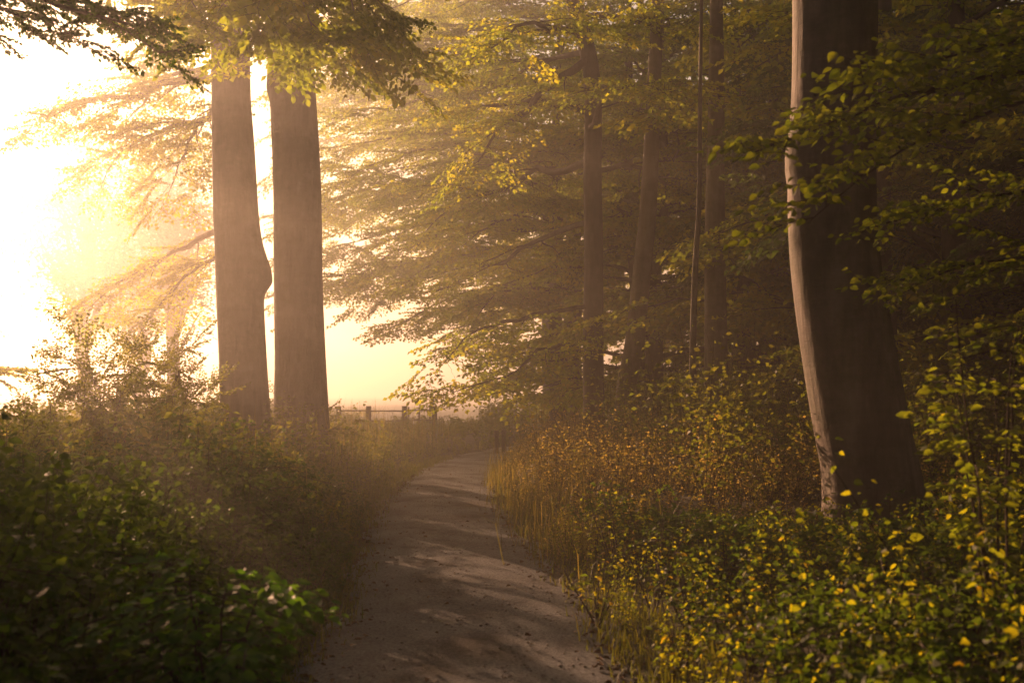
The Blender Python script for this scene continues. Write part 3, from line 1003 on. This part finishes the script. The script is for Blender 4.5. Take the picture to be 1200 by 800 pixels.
# ---------------------------------------------------------------- woodland prototypes and their copies
def forest_tree(seed, H, r, lean, first, leaf, Lmax, nl, lscale=1.25, name="beech_tree", label="", step=.62, bark='bark_dark', rise=.5):
    rng = np.random.default_rng(seed)
    root = thing(name, label, "tree", (0, 0, 0))
    n = 9
    pts, rad = [], []
    cx = cy_ = 0
    for i in range(n):
        t = i / (n - 1)
        cx += lean[0] * H / n + rng.normal(0, .07); cy_ += lean[1] * H / n + rng.normal(0, .07)
        pts.append((cx - lean[0] * H / n, cy_, H * t - .3)); rad.append(r * (1 - .8 * t) + .02)
    link("trunk", trunk_mesh("trunk", pts, rad, 16, .6, (), .06, 4), M[bark], root)
    tb = TreeBuilder(seed)
    P = np.array(pts)
    for k in range(nl):
        t = first + (0.97 - first) * k / nl
        s0 = np.array([np.interp(t, np.linspace(0, 1, n), P[:, q]) for q in range(3)])
        az = k * 2.399 + seed
        L = Lmax * (1 - .55 * max(0, (t - .35) / .65)) * rng.uniform(.75, 1.1)
        tb.limb(s0, s0 + np.array([math.cos(az) * L, math.sin(az) * L, rng.uniform(-.1, 1) * rise * (1 + t)]), r * .3 * (1 - .6 * t), .07, step=step, spray=1.1)
    tb.build(root, leaf, leaf_scale=lscale, bark=M[bark], limb_parts=True, wood_r=.005)
    return root


DARK = "dark beech standing deep in the shaded wood on the right"
protoA = forest_tree(3, 13.8, .26, (.02, .01), .12, M['leaf'], 5.2, 24, label=DARK)
protoB = forest_tree(5, 13.5, .20, (-.03, .0), .10, M['leaf'], 4.6, 22, label=DARK)
protoC = forest_tree(9, 14, .32, (.01, -.02), .22, M['leaf_dark'], 5.4, 22, label=DARK)
protoD = forest_tree(12, 14, .24, (.0, .01), .36, M['leaf'], 5.8, 24, label=DARK, step=.55)
protos = [protoA, protoB, protoC, protoD]
used = set()


def plant(k, x, y, rz, s, label, group=None):
    z = float(ground_z(x, y))
    if k not in used:
        o = protos[k]; used.add(k)
        o.location, o.rotation_euler, o.scale = (x, y, z), (0, 0, rz), (s,) * 3
        o["label"] = label
    else:
        o = copy_tree(protos[k], (x, y, z), rz, s, label)
    if group:
        o["group"] = group
    elif "group" in o:
        del o["group"]
    return o


def px_x(px, y):
    return (px - 600) / F_PX * y


# trunks the photograph lets one tell apart
plant(2, px_x(905, 30), 30, 3.1, .98, "dim trunk half hidden behind the big leaning beech")
DG = "dark beeches of the shaded wood"
spots = []
rr = np.random.default_rng(77)
for row, (y0, xa, xb, nn) in enumerate([(17, 7.8, 14, 2), (21, 6.5, 22, 4), (27, 10, 26, 4), (33, 5.5, 27, 7), (38, 8, 34, 7), (46, 9, 44, 9), (63, 14, 60, 8), (8, 7.5, 13, 2), (13, 11, 16, 2), (2, 5.5, 10, 2), (-5, 4, 12, 2)]):
    for q in range(nn):
        x = xa + (xb - xa) * (q + rr.uniform(.2, .8)) / nn
        spots.append((x, y0 + rr.uniform(-1.8, 1.8), y0 < 15))
for q, (x, y, near) in enumerate(spots):
    plant(3 if near else int(rr.integers(0, 3)), x, y, rr.uniform(0, 6.28), rr.uniform(.88, 1.02), DARK, DG)
for q, (x, y, rz) in enumerate([(5.6, 28.5, .5), (8.2, 27.0, 2.1), (3.9, 29.5, 4.4), (10.5, 24.5, 1.2), (7.2, 22.0, 5.2)]):
    plant((0, 1)[q % 2], x, y, rz, .95, DARK, DG)
# hazier trees at the wood's edge, over the bend of the path
plant(0, 3.2, 31, 1.1, .95, "sunlit hazy beech overhanging the bend of the path")
plant(1, 2.2, 41, 2.9, 1.0, "pale hazy beech furthest along the wood's sunny edge")
plant(0, 7.0, 46, 4.0, 1.0, "misty beech behind the bend where the path leaves the wood")
plant(3, 4.6, 37, 2.0, .92, "hazy high-crowned beech close behind the slim dark trunk")
plant(3, 3.0, 54, 4.2, 1.0, "very faint beech deep behind the bend of the path")
SHADE_BEECH = "unseen beech added around the viewer to keep light off the foreground"  # unseen trees added so the near ground and haze stay dark
for q, (x, y, rz) in enumerate([(-7.5, -1.5, 0), (6.5, 1.5, 1.3), (-4.5, -5, 2.2), (4.5, -4.5, 3.7), (-9, -2, 4.4), (9, -1, .6), (0, -9, 1.9), (-9, -10, 5), (9, -10, 3), (-5, -15, 1), (5, -16, 2), (-15, -5, 1.5), (15, -6, 2.5), (-14, -14, .2), (13, -16, 4.5), (-15, 1, 0.3)]):
    plant(3 if q % 3 else 2, x, y, rz, .95, SHADE_BEECH, "beeches added around the viewer for shade")
# trees left of the frame whose shade falls on the foreground
plant(2, -12.6, 13.0, .7, .9, "large beech left of the view whose dark branch tips enter top left")
plant(0, -15.8, 20.0, 2.0, .95, "beech left of the view standing at the meadow's edge")
plant(1, -9.5, 9.0, 4.0, .9, "slender beech left of the view nearest the viewer")
plant(1, -11.2, 14.0, 1.7, .82, "low beech left of the view closest to its left edge")  # this low pair is added out of view to darken the left foreground
plant(1, -13.6, 19.0, 3.3, .85, "second unseen low beech added for shade near the misty meadow")
for q, (x, y, rz) in enumerate([(-14.5, 16.0, 1), (-19.5, 24.5, 2.5), (-13.5, 10.5, 4), (-18, 16.5, 5.5), (-14, 5, 3), (-20, 21, .4)]):  # unseen row added to thicken the shade on the near ground
    plant((0, 2, 1)[q % 3], x, y, rz, .95, "unseen beech of a row added left of the view to shade the near path", "beeches added left of the view for shade")

# ---------------------------------------------------------------- pale far trees across the meadow
def far_tree(seed, px, ytop, d, wpx, label, cat="tree"):
    rng = np.random.default_rng(seed)
    top = W(px, ytop, d)
    H = top.z
    x = top.x
    root = thing("parkland_tree", label, cat, (x, d, -.4), 0, None)
    R = wpx / F_PX * d / 2
    pts = [(rng.normal(0, .1) * i, rng.normal(0, .1) * i, H * .8 * i / 6) for i in range(7)]
    link("trunk", trunk_mesh("trunk", pts, [.45 * (1 - .13 * i) for i in range(7)], 12, .6, (), .06, 3), M['bark_dark'], root)
    wood = Tubes()
    P, A, N, S = [], [], [], []
    for k in range(46):
        h0 = H * rng.uniform(.22, .7)
        v = rng.normal(size=3); v /= np.linalg.norm(v)
        rr_ = rng.uniform(.55, 1.0)
        e = np.array([v[0] * R * rr_, v[1] * R * rr_, H * .62 + v[2] * H * .37 * rr_])
        if e[2] < H * .2:
            e[2] = H * .2
        pl = bez((0, 0, h0 * .8), e, .06, 8, .2, rng)
        wood.add(pl, .09 * (1 - np.linspace(0, 1, 8) * .85), 4)
        for q in range(9):
            c = pl[min(7, 3 + q // 2)] + rng.normal(0, R * .13, 3)
            m_ = 44
            g = rng.normal(0, 1, (m_, 3)) * np.array([.62, .62, .3])
            P.append(c + g); a = rng.uniform(0, 6.28, m_)
            A.append(np.stack([np.cos(a), np.sin(a), rng.uniform(-.5, .3, m_)], -1))
            N.append(np.stack([rng.normal(0, .6, m_), rng.normal(0, .6, m_), np.ones(m_)], -1)); S.append(rng.uniform(.14, .26, m_))
    v, f, t_ = leaves_geo(np.concatenate(P), np.concatenate(A), np.concatenate(N), np.concatenate(S), True)
    link("limbs", wood.mesh("limbs"), M['bark_dark'], root, kind="stuff")
    link("crown", mesh_np("crown", v, f, t_), M['leaf_dark'], root, kind="stuff")
    return root


far_tree(61, 105, 72, 62, 170, "pale round-topped tree fading into mist at upper left")
far_tree(62, 210, 60, 64, 150, "faint tall tree in mist just left of the twin trunks")
far_tree(63, -60, 190, 70, 130, "misty tree at the left edge of the view")
far_tree(64, 170, 190, 80, 180, "broad faint tree low in the mist behind the round-topped one")

# ---------------------------------------------------------------- fence and marker posts
def box_mesh(name, sx_, sy_, sz, chamfer=.008):
    x, y = sx_ / 2, sy_ / 2
    c = chamfer
    ring = [(-x + c, -y), (x - c, -y), (x, -y + c), (x, y - c), (x - c, y), (-x + c, y), (-x, y - c), (-x, -y + c)]
    v = [(a, b_, 0) for a, b_ in ring] + [(a, b_, sz - c) for a, b_ in ring] + [(a * .9, b_ * .9, sz) for a, b_ in ring]
    fc = [tuple(range(7, -1, -1)), tuple(range(16, 24))]
    for k_ in range(2):
        for q_ in range(8):
            fc.append((k_ * 8 + q_, k_ * 8 + (q_ + 1) % 8, k_ * 8 + 8 + (q_ + 1) % 8, k_ * 8 + 8 + q_))
    me = bpy.data.meshes.new(name)
    me.from_pydata(v, [], fc)
    me.update()
    return me


FY = 41.0
fx = [px_x(p_, FY) for p_ in (398, 432, 474, 510)]
fence = thing("wooden_fence", "low wooden post and rail fence in the mist beyond the bend", "fence", (fx[0], FY, 0))
pm = box_mesh("post", .17, .15, 1.0)
for k_, x in enumerate(fx):
    o = link("post", pm, M['post'], fence)
    o.location = (x - fx[0], .3 * k_ * .1, 0.02)
    o.rotation_euler = (random.uniform(-.03, .03), random.uniform(-.04, .04), random.uniform(-.1, .1))
rm = box_mesh("rail", .05, .09, fx[1] - fx[0])
for k_ in range(3):
    for h_ in (.86, .5):
        L_ = fx[k_ + 1] - fx[k_]
        o = link("rail", box_mesh("rail", .05, .09, L_), M['post'], fence)
        o.location = (fx[k_] - fx[0], -.10 + .03 * k_, h_ + random.uniform(-.02, .02))
        o.rotation_euler = (0, math.pi / 2, 0)
bm_ = box_mesh("paling", .06, .03, .85)
for x in np.linspace(fx[2] + .17, fx[3] - .17, 3):
    o = link("paling", bm_, M['post'], fence)
    o.location = (x - fx[0], -.17, .14)
for k_, (px_, lab) in enumerate([(582, "left one of two short posts beside the path bend"), (590, "right one of two short posts beside the path bend")]):
    o = link("marker_post", box_mesh("marker_post", .10, .10, .62, .012), M['post'])
    xx = px_x(px_, 27.5)
    o.location = (xx, 27.5 + .5 * k_, float(ground_z(xx, 27.5)) - .03)
    tag(o, lab, "post", "short posts at the path bend")

# ---------------------------------------------------------------- plants with single leaves
def leaf_object_mesh(width=1.0, fold=.2, curl=.15):
    """an ovate leaf with a raised midrib, about 30 triangles, unit length along +Y"""
    rows = [(0, .0), (.12, .16), (.3, .29), (.5, .32), (.7, .25), (.87, .13), (1.0, .0)]
    v, f = [], []
    for (y, w) in rows:
        z = -curl * y * y
        w *= width
        v += [(-w, y, z + fold * w), (-w * .5, y + .01, z + fold * w * .35), (0, y, z), (w * .5, y + .01, z + fold * w * .35), (w, y, z + fold * w)]
    for r_ in range(len(rows) - 1):
        for c in range(4):
            a_ = r_ * 5 + c
            f.append((a_, a_ + 1, a_ + 6, a_ + 5))
    me = bpy.data.meshes.new("leaf")
    me.from_pydata(v, [], f)
    me.polygons.foreach_set("use_smooth", np.ones(len(f), dtype=bool))
    me.update()
    return me


def leaf_frame(p, a_, n_, s_):
    a_ = Vector(a_).normalized()
    n_ = Vector(n_)
    x = a_.cross(n_)
    if x.length < 1e-4:
        x = a_.cross(Vector((1, 0, 0)))
    x.normalize()
    z = x.cross(a_)
    m_ = Matrix((x, a_, z)).transposed().to_4x4()
    return Matrix.Translation(Vector(p)) @ m_ @ Matrix.Scale(s_, 4)


LM = {k_: [leaf_object_mesh(*q_) for q_ in ((1, .2, .15), (1.12, .35, .3), (.9, .1, -.1))] for k_ in ('leaf_green', 'leaf_yellow', 'leaf_fresh')}
for k_, ms in LM.items():
    for me in ms:
        me.materials.append(M[k_])


def add_leaf(parent, kind_, p, a_, n_, s_):
    o = bpy.data.objects.new("leaf", random.choice(LM[kind_]))
    COL.objects.link(o)
    o.parent = parent
    o.matrix_basis = leaf_frame(p, a_, n_, s_)
    return o


def sapling(x, y, h, seed, label, kind_='leaf_yellow', nleaf=46, stems=3, leaf=.055, wid=.32, group=None):
    rng = np.random.default_rng(seed)
    root = thing("beech_sapling", label, "sapling", (x, y, float(ground_z(x, y)) - .02), 0, group)
    tb = Tubes()
    lv = []
    for s_ in range(stems):
        az = rng.uniform(0, 6.28)
        rr_ = wid * rng.uniform(.2, 1)
        pts = bez((0, 0, 0), (math.cos(az) * rr_, math.sin(az) * rr_, h * rng.uniform(.75, 1)), .03, 8, .1, rng)
        tb.add(pts, .007 * (1 - np.linspace(0, 1, 8) * .7), 5)
        for b_ in range(5):
            k_ = 2 + b_
            p0 = pts[min(k_, 7)]
            a2 = rng.uniform(0, 6.28)
            L_ = h * .26 * rng.uniform(.6, 1.1)
            e = p0 + np.array([math.cos(a2) * L_, math.sin(a2) * L_, L_ * rng.uniform(0, .6)])
            bp_ = bez(p0, e, .05, 5)
            tb.add(bp_, .003 * (1 - np.linspace(0, 1, 5) * .6), 4)
            for q_ in range(5):
                lv.append((bp_[min(4, q_)], e - p0, q_))
    link("stem", tb.mesh("stem"), M['twig'], root)
    rng.shuffle(lv)
    for (p0, d, q_) in lv[:nleaf]:
        sg = 1 if q_ % 2 else -1
        a2 = math.atan2(d[1], d[0]) + sg * rng.uniform(.5, 1.1)
        add_leaf(root, kind_, p0 + rng.normal(0, .01, 3), (math.cos(a2), math.sin(a2), rng.uniform(-.5, .3)), (rng.normal(0, .45), rng.normal(0, .45), 1), leaf * rng.uniform(.7, 1.25))
    return root


SAP = [
    # pixel x, pixel y of the top, metres ahead, label
    (725, 560, 8.6, "slender yellow green sapling nearest the tan grass by the path"),
    (700, 640, 7.4, "low yellow sapling leaning over the right edge of the path"),
    (765, 600, 7.6, "tall leafy yellow green sapling at the path side"),
    (812, 650, 6.6, "bushy yellow sapling next to the path with orange leaves"),
    (850, 625, 7.8, "yellow green sapling in the thick of the right foreground"),
    (880, 690, 5.9, "low golden sapling near the bottom of the view"),
    (935, 595, 8.4, "sapling with pale yellow tips in front of the big trunk's foot"),
    (960, 660, 6.8, "yellow sapling below the foot of the big leaning trunk"),
    (1010, 690, 6.0, "golden leaved sapling at the bottom right"),
    (1062, 640, 6.9, "yellow leaved sapling just right of the big trunk's foot"),
    (1100, 690, 5.8, "dim yellow sapling low in the right corner"),
    (790, 710, 5.9, "lowest sapling beside the near end of the path"),
]
for k_, (px_, py_, d_, lab) in enumerate(SAP):
    q_ = W(px_, py_, d_)
    sapling(q_.x, d_, max(q_.z, .35), 500 + k_, lab, leaf=.043, nleaf=90, stems=5, wid=.3, group="yellow saplings right of the path")

# bright green elder in the left foreground
def fan_shrub(x, y, h, wid, seed, label, mat_kind, nst, leaf, cat="shrub", name="elder_shrub", nleaf=280):
    rng = np.random.default_rng(seed)
    root = thing(name, label, cat, (x, y, float(ground_z(x, y)) - .02))
    tb = Tubes(); lv = []
    for s_ in range(nst):
        az = s_ * 2.4 + rng.uniform(-.3, .3)
        rr_ = wid * math.sqrt((s_ + .5) / nst)
        e0 = np.array([math.cos(az) * rr_, math.sin(az) * rr_, h * (1 - .35 * (rr_ / wid) ** 2) * rng.uniform(.85, 1.05)])
        pts = bez((0, 0, 0), e0, .1, 8, .1, rng)
        tb.add(pts, .008 * (1 - np.linspace(0, 1, 8) * .7), 5)
        for b_ in range(12):
            p0 = pts[min(7, 2 + b_ // 2)]
            a2 = az + rng.normal(0, 1.0)
            L_ = rng.uniform(.12, .26) * (wid / .45)
            e = p0 + np.array([math.cos(a2) * L_, math.sin(a2) * L_, -L_ * .15])
            bp_ = bez(p0, e, .08, 5)
            tb.add(bp_, np.full(5, .0025), 4)
            for q_ in range(1, 5):
                for sg in (-1, 1):
                    lv.append((bp_[q_] + rng.normal(0, .02, 3), a2 + sg * rng.uniform(.7, 1.1)))
            lv.append((bp_[4], a2))
    link("stem", tb.mesh("stem"), M['twig'], root)
    rng.shuffle(lv)
    for (p0, a2) in lv[:nleaf]:
        add_leaf(root, mat_kind, p0, (math.cos(a2), math.sin(a2), rng.uniform(-.35, .1)), (rng.normal(0, .5), rng.normal(-.35, .5), 1), leaf * rng.uniform(.75, 1.25))
    rest_ = lv[nleaf:]
    if rest_:
        a_ = np.array([q[1] for q in rest_])
        m_ = len(rest_)
        v_, f_, t_ = leaves_geo(np.array([q[0] for q in rest_]), np.stack([np.cos(a_), np.sin(a_), rng.uniform(-.35, .1, m_)], -1),
                                np.stack([rng.normal(0, .5, m_), rng.normal(-.35, .5, m_), np.ones(m_)], -1), leaf * rng.uniform(.75, 1.25, m_))
        link("foliage", mesh_np("foliage", v_, f_, t_), M[mat_kind], root, kind="stuff")
    return root


q_ = W(245, 640, 4.6)
fan_shrub(q_.x, 4.6, q_.z, .42, 700, "bright green leafy shrub in the dark left foreground", 'leaf_fresh', 12, .06, nleaf=300)

# near blurred shrub at the right edge
q_ = W(1150, 350, 5.2)
sh = fan_shrub(W(1170, 600, 5.2).x, 5.2, 1.95, .42, 710, "tall blurred green shrub close to the viewer at the right edge", 'leaf_green', 8, .05, name="hazel_shrub", nleaf=300)

# tall open shrub on the left skyline
def sky_shrub(px_, py_, d_, wpx, seed, label, sprays=.42, n_=8):
    top = W(px_, py_, d_)
    foot = Vector((top.x, d_, float(ground_z(top.x, d_))))
    root = thing("wild_shrub", label, "shrub", foot)
    tb = TreeBuilder(seed)
    H = top.z - foot.z
    Rr = wpx / F_PX * d_ / 2
    for k_ in range(n_):
        az = k_ * 2.4
        rr_ = Rr * math.sqrt((k_ + .5) / n_)
        e = np.array([math.cos(az) * rr_, math.sin(az) * rr_, H * (1 - .3 * (rr_ / Rr)) * tb.rng.uniform(.8, 1.0)])
        tb.limb((0, 0, 0), e, .012, .04, start=.25, sub_len=.24, step=.30, spray=sprays, droop=-.1, n=8)
    tb.build(root, M['leaf_under'], templates=SPRAY_COARSE, simple=True, leaf_scale=1.0, wood_r=.003)
    return root


sky_shrub(110, 408, 13.0, 110, 801, "tall open shrub rising against the bright mist at far left")
sky_shrub(192, 412, 14.5, 120, 802, "tall hazy shrub between the open shrub and the knobbed trunk")
sky_shrub(20, 520, 11.0, 130, 803, "low dark shrub on the skyline at the left edge")
sky_shrub(232, 475, 17.0, 110, 804, "hazy shrub at the foot of the knobbed trunk")
sky_shrub(345, 470, 19.0, 90, 805, "pale weedy bush growing between the two misty trunks", .4)

# beech branch that reaches in from the right in front of the big trunk
rootN = thing("beech_tree", "beech beyond the right edge whose green branch crosses the big trunk", "tree", (4.6, 6.6, 0))
Nf = Vector((4.6, 6.6, 0))
tp = [(0, 0, -.2), (.03, .02, 2), (-.02, .05, 4), (.03, .1, 6), (.06, .1, 8), (.1, .2, 10), (.1, .2, 12)]
link("trunk", trunk_mesh("trunk", tp, [.2, .18, .17, .15, .12, .09, .04], 18, .5, (), .06, 4), M['bark_dark'], rootN)
rngn = np.random.default_rng(90)
near_leaves = []
wood = Tubes()


def leafy_run(p0, p1, r, leaf, depth=0, sag=.04):
    """a twig with alternate leaves that forks twice"""
    n_ = 10 if depth == 0 else 5
    pts = bez(p0, p1, sag, n_, .12, rngn)
    L_ = np.linalg.norm(np.diff(pts, axis=0), axis=1).sum()
    wood.add(pts, r * (1 - np.linspace(0, 1, n_) * .8), 6 if depth == 0 else 3)
    d = unit(pts[-1] - pts[0])
    az = math.atan2(d[1], d[0])
    cum = np.linspace(0, 1, n_)
    if depth < 2:
        t_ = .06; sg = 1
        stp = .095 if depth == 0 else .13
        while t_ < 1:
            q0 = np.array([np.interp(t_, cum, pts[:, c]) for c in range(3)])
            a2 = az + sg * rngn.uniform(.45, 1.0)
            l2 = (rngn.uniform(.35, .62) * (1.15 - .5 * t_)) if depth == 0 else .17 * rngn.uniform(.6, 1.3)
            leafy_run(q0, q0 + np.array([math.cos(a2) * l2, math.sin(a2) * l2, l2 * rngn.uniform(-.5, .35)]), max(r * .4, .0015), leaf, depth + 1, .02)
            t_ += stp / L_ if depth == 0 else stp * rngn.uniform(.7, 1.3); sg = -sg
    if depth:
        m_ = max(3, int(L_ / .045))
        for i_ in range(1, m_ + 1):
            q0 = np.array([np.interp(i_ / m_, cum, pts[:, c]) for c in range(3)])
            a2 = az + (1 if i_ % 2 else -1) * rngn.uniform(.6, 1.1) if i_ < m_ else az
            near_leaves.append((q0, (math.cos(a2), math.sin(a2), rngn.uniform(-.8, .1)), (rngn.normal(0, .5), rngn.normal(0, .5) - .7, .8), leaf * rngn.uniform(.7, 1.2)))


def R_(px_, py_, d_):
    return np.array(W(px_, py_, d_) - Nf)


leafy_run(R_(1330, 75, 6.9), R_(885, 178, 6.3), .022, .062)
leafy_run(R_(1330, 40, 6.9), R_(1010, 100, 6.0), .018, .062)
leafy_run(R_(1200, 120, 6.6), R_(945, 262, 6.0), .014, .06, sag=.06)
leafy_run(R_(1330, 210, 6.9), R_(1040, 262, 7.2), .018, .058)
leafy_run(R_(1330, 290, 6.9), R_(1050, 330, 7.6), .018, .058)
lb = link("limb", wood.mesh("limb"), M['twig'], rootN)
rngn.shuffle(near_leaves)
near_leaves.sort(key=lambda q: (q[0][0] + Nf.x) / (q[0][1] + Nf.y) > .45)    # those in view first
for (p0, a_, n_, s_) in near_leaves[:300]:
    add_leaf(rootN, 'leaf_green', p0, a_, n_, s_)
rest = near_leaves[300:]
if rest:
    v, f, t_ = leaves_geo(np.array([r_[0] for r_ in rest]), np.array([r_[1] for r_ in rest]), np.array([r_[2] for r_ in rest]), np.array([r_[3] for r_ in rest]))
    link("foliage", mesh_np("foliage", v, f, t_), M['leaf_green'], rootN, kind="stuff")
tb = TreeBuilder(95)
for k_ in range(12):
    az = k_ * 2.4
    h0 = 6.2 + k_ * .4
    tb.limb((0.03, .1, h0), (math.cos(az) * 3, math.sin(az) * 3, h0 + .8), .05, .05)
tb.build(rootN, M['leaf'], bark=M['bark_dark'])

# dark branch tips from the off-frame tree, top left
tbx = TreeBuilder(97)
rootT = [o for o in COL.objects if o.get("label", "").startswith("large beech left of the view")][0]
inv = Matrix.Translation(rootT.location) @ Matrix.Rotation(rootT.rotation_euler.z, 4, 'Z') @ Matrix.Scale(rootT.scale.x, 4)
inv = inv.inverted()
for a_, b_, r_ in [((-450, -120, 11), (150, 28, 7.5), .07), ((-450, -80, 11), (40, 16, 7.2), .05), ((-420, -130, 11), (110, 6, 7.6), .05)]:
    tbx.limb(inv @ W(*a_), inv @ W(*b_), r_, sag=.0, start=.45, sub_len=.09, step=.26, spray=.34, droop=.2, wob=.1)
for pts, rad in tbx.limbs:
    q_ = Tubes(); q_.add(pts, rad, 8, .1)
    link("limb", q_.mesh("limb"), M['bark_dark'], rootT)
v, f, t_, wv, wf = assemble_sprays(tbx.sprays, SPRAY_COARSE, tbx.rng, False, 1.15)
tbx.sub.v.append(wv); tbx.sub.f.append(wf + tbx.sub.n); tbx.sub.n += len(wv)
link("branches", tbx.sub.mesh("branches", False), M['twig'], rootT, kind="stuff")
link("foliage", mesh_np("foliage", v, f, t_), M['leaf_dark'], rootT, kind="stuff")

# ---------------------------------------------------------------- haze: one closed box of even density
hb = [(-420, -420, -2.5), (420, -420, -2.5), (420, 520, -2.5), (-420, 520, -2.5)]
HT = 21.5
me = bpy.data.meshes.new("haze")
me.from_pydata(hb + [(a_, b_, HT) for a_, b_, c in hb], [], [(3, 2, 1, 0), (4, 5, 6, 7), (0, 1, 5, 4), (1, 2, 6, 5), (2, 3, 7, 6), (3, 0, 4, 7)])
hz = bpy.data.objects.new("haze", me)
COL.objects.link(hz)
hz["kind"] = "stuff"
m = bpy.data.materials.new("haze")
m.use_nodes = True
t = m.node_tree
t.nodes.remove(t.nodes["Principled BSDF"])
pv = t.nodes.new("ShaderNodeVolumePrincipled")
pv.inputs["Density"].default_value = HAZE_DENSITY
pv.inputs["Color"].default_value = (0.97, 0.92, 0.87, 1)
pv.inputs["Anisotropy"].default_value = 0.74
t.links.new(pv.outputs[0], t.nodes["Material Output"].inputs["Volume"])
me.materials.append(m)
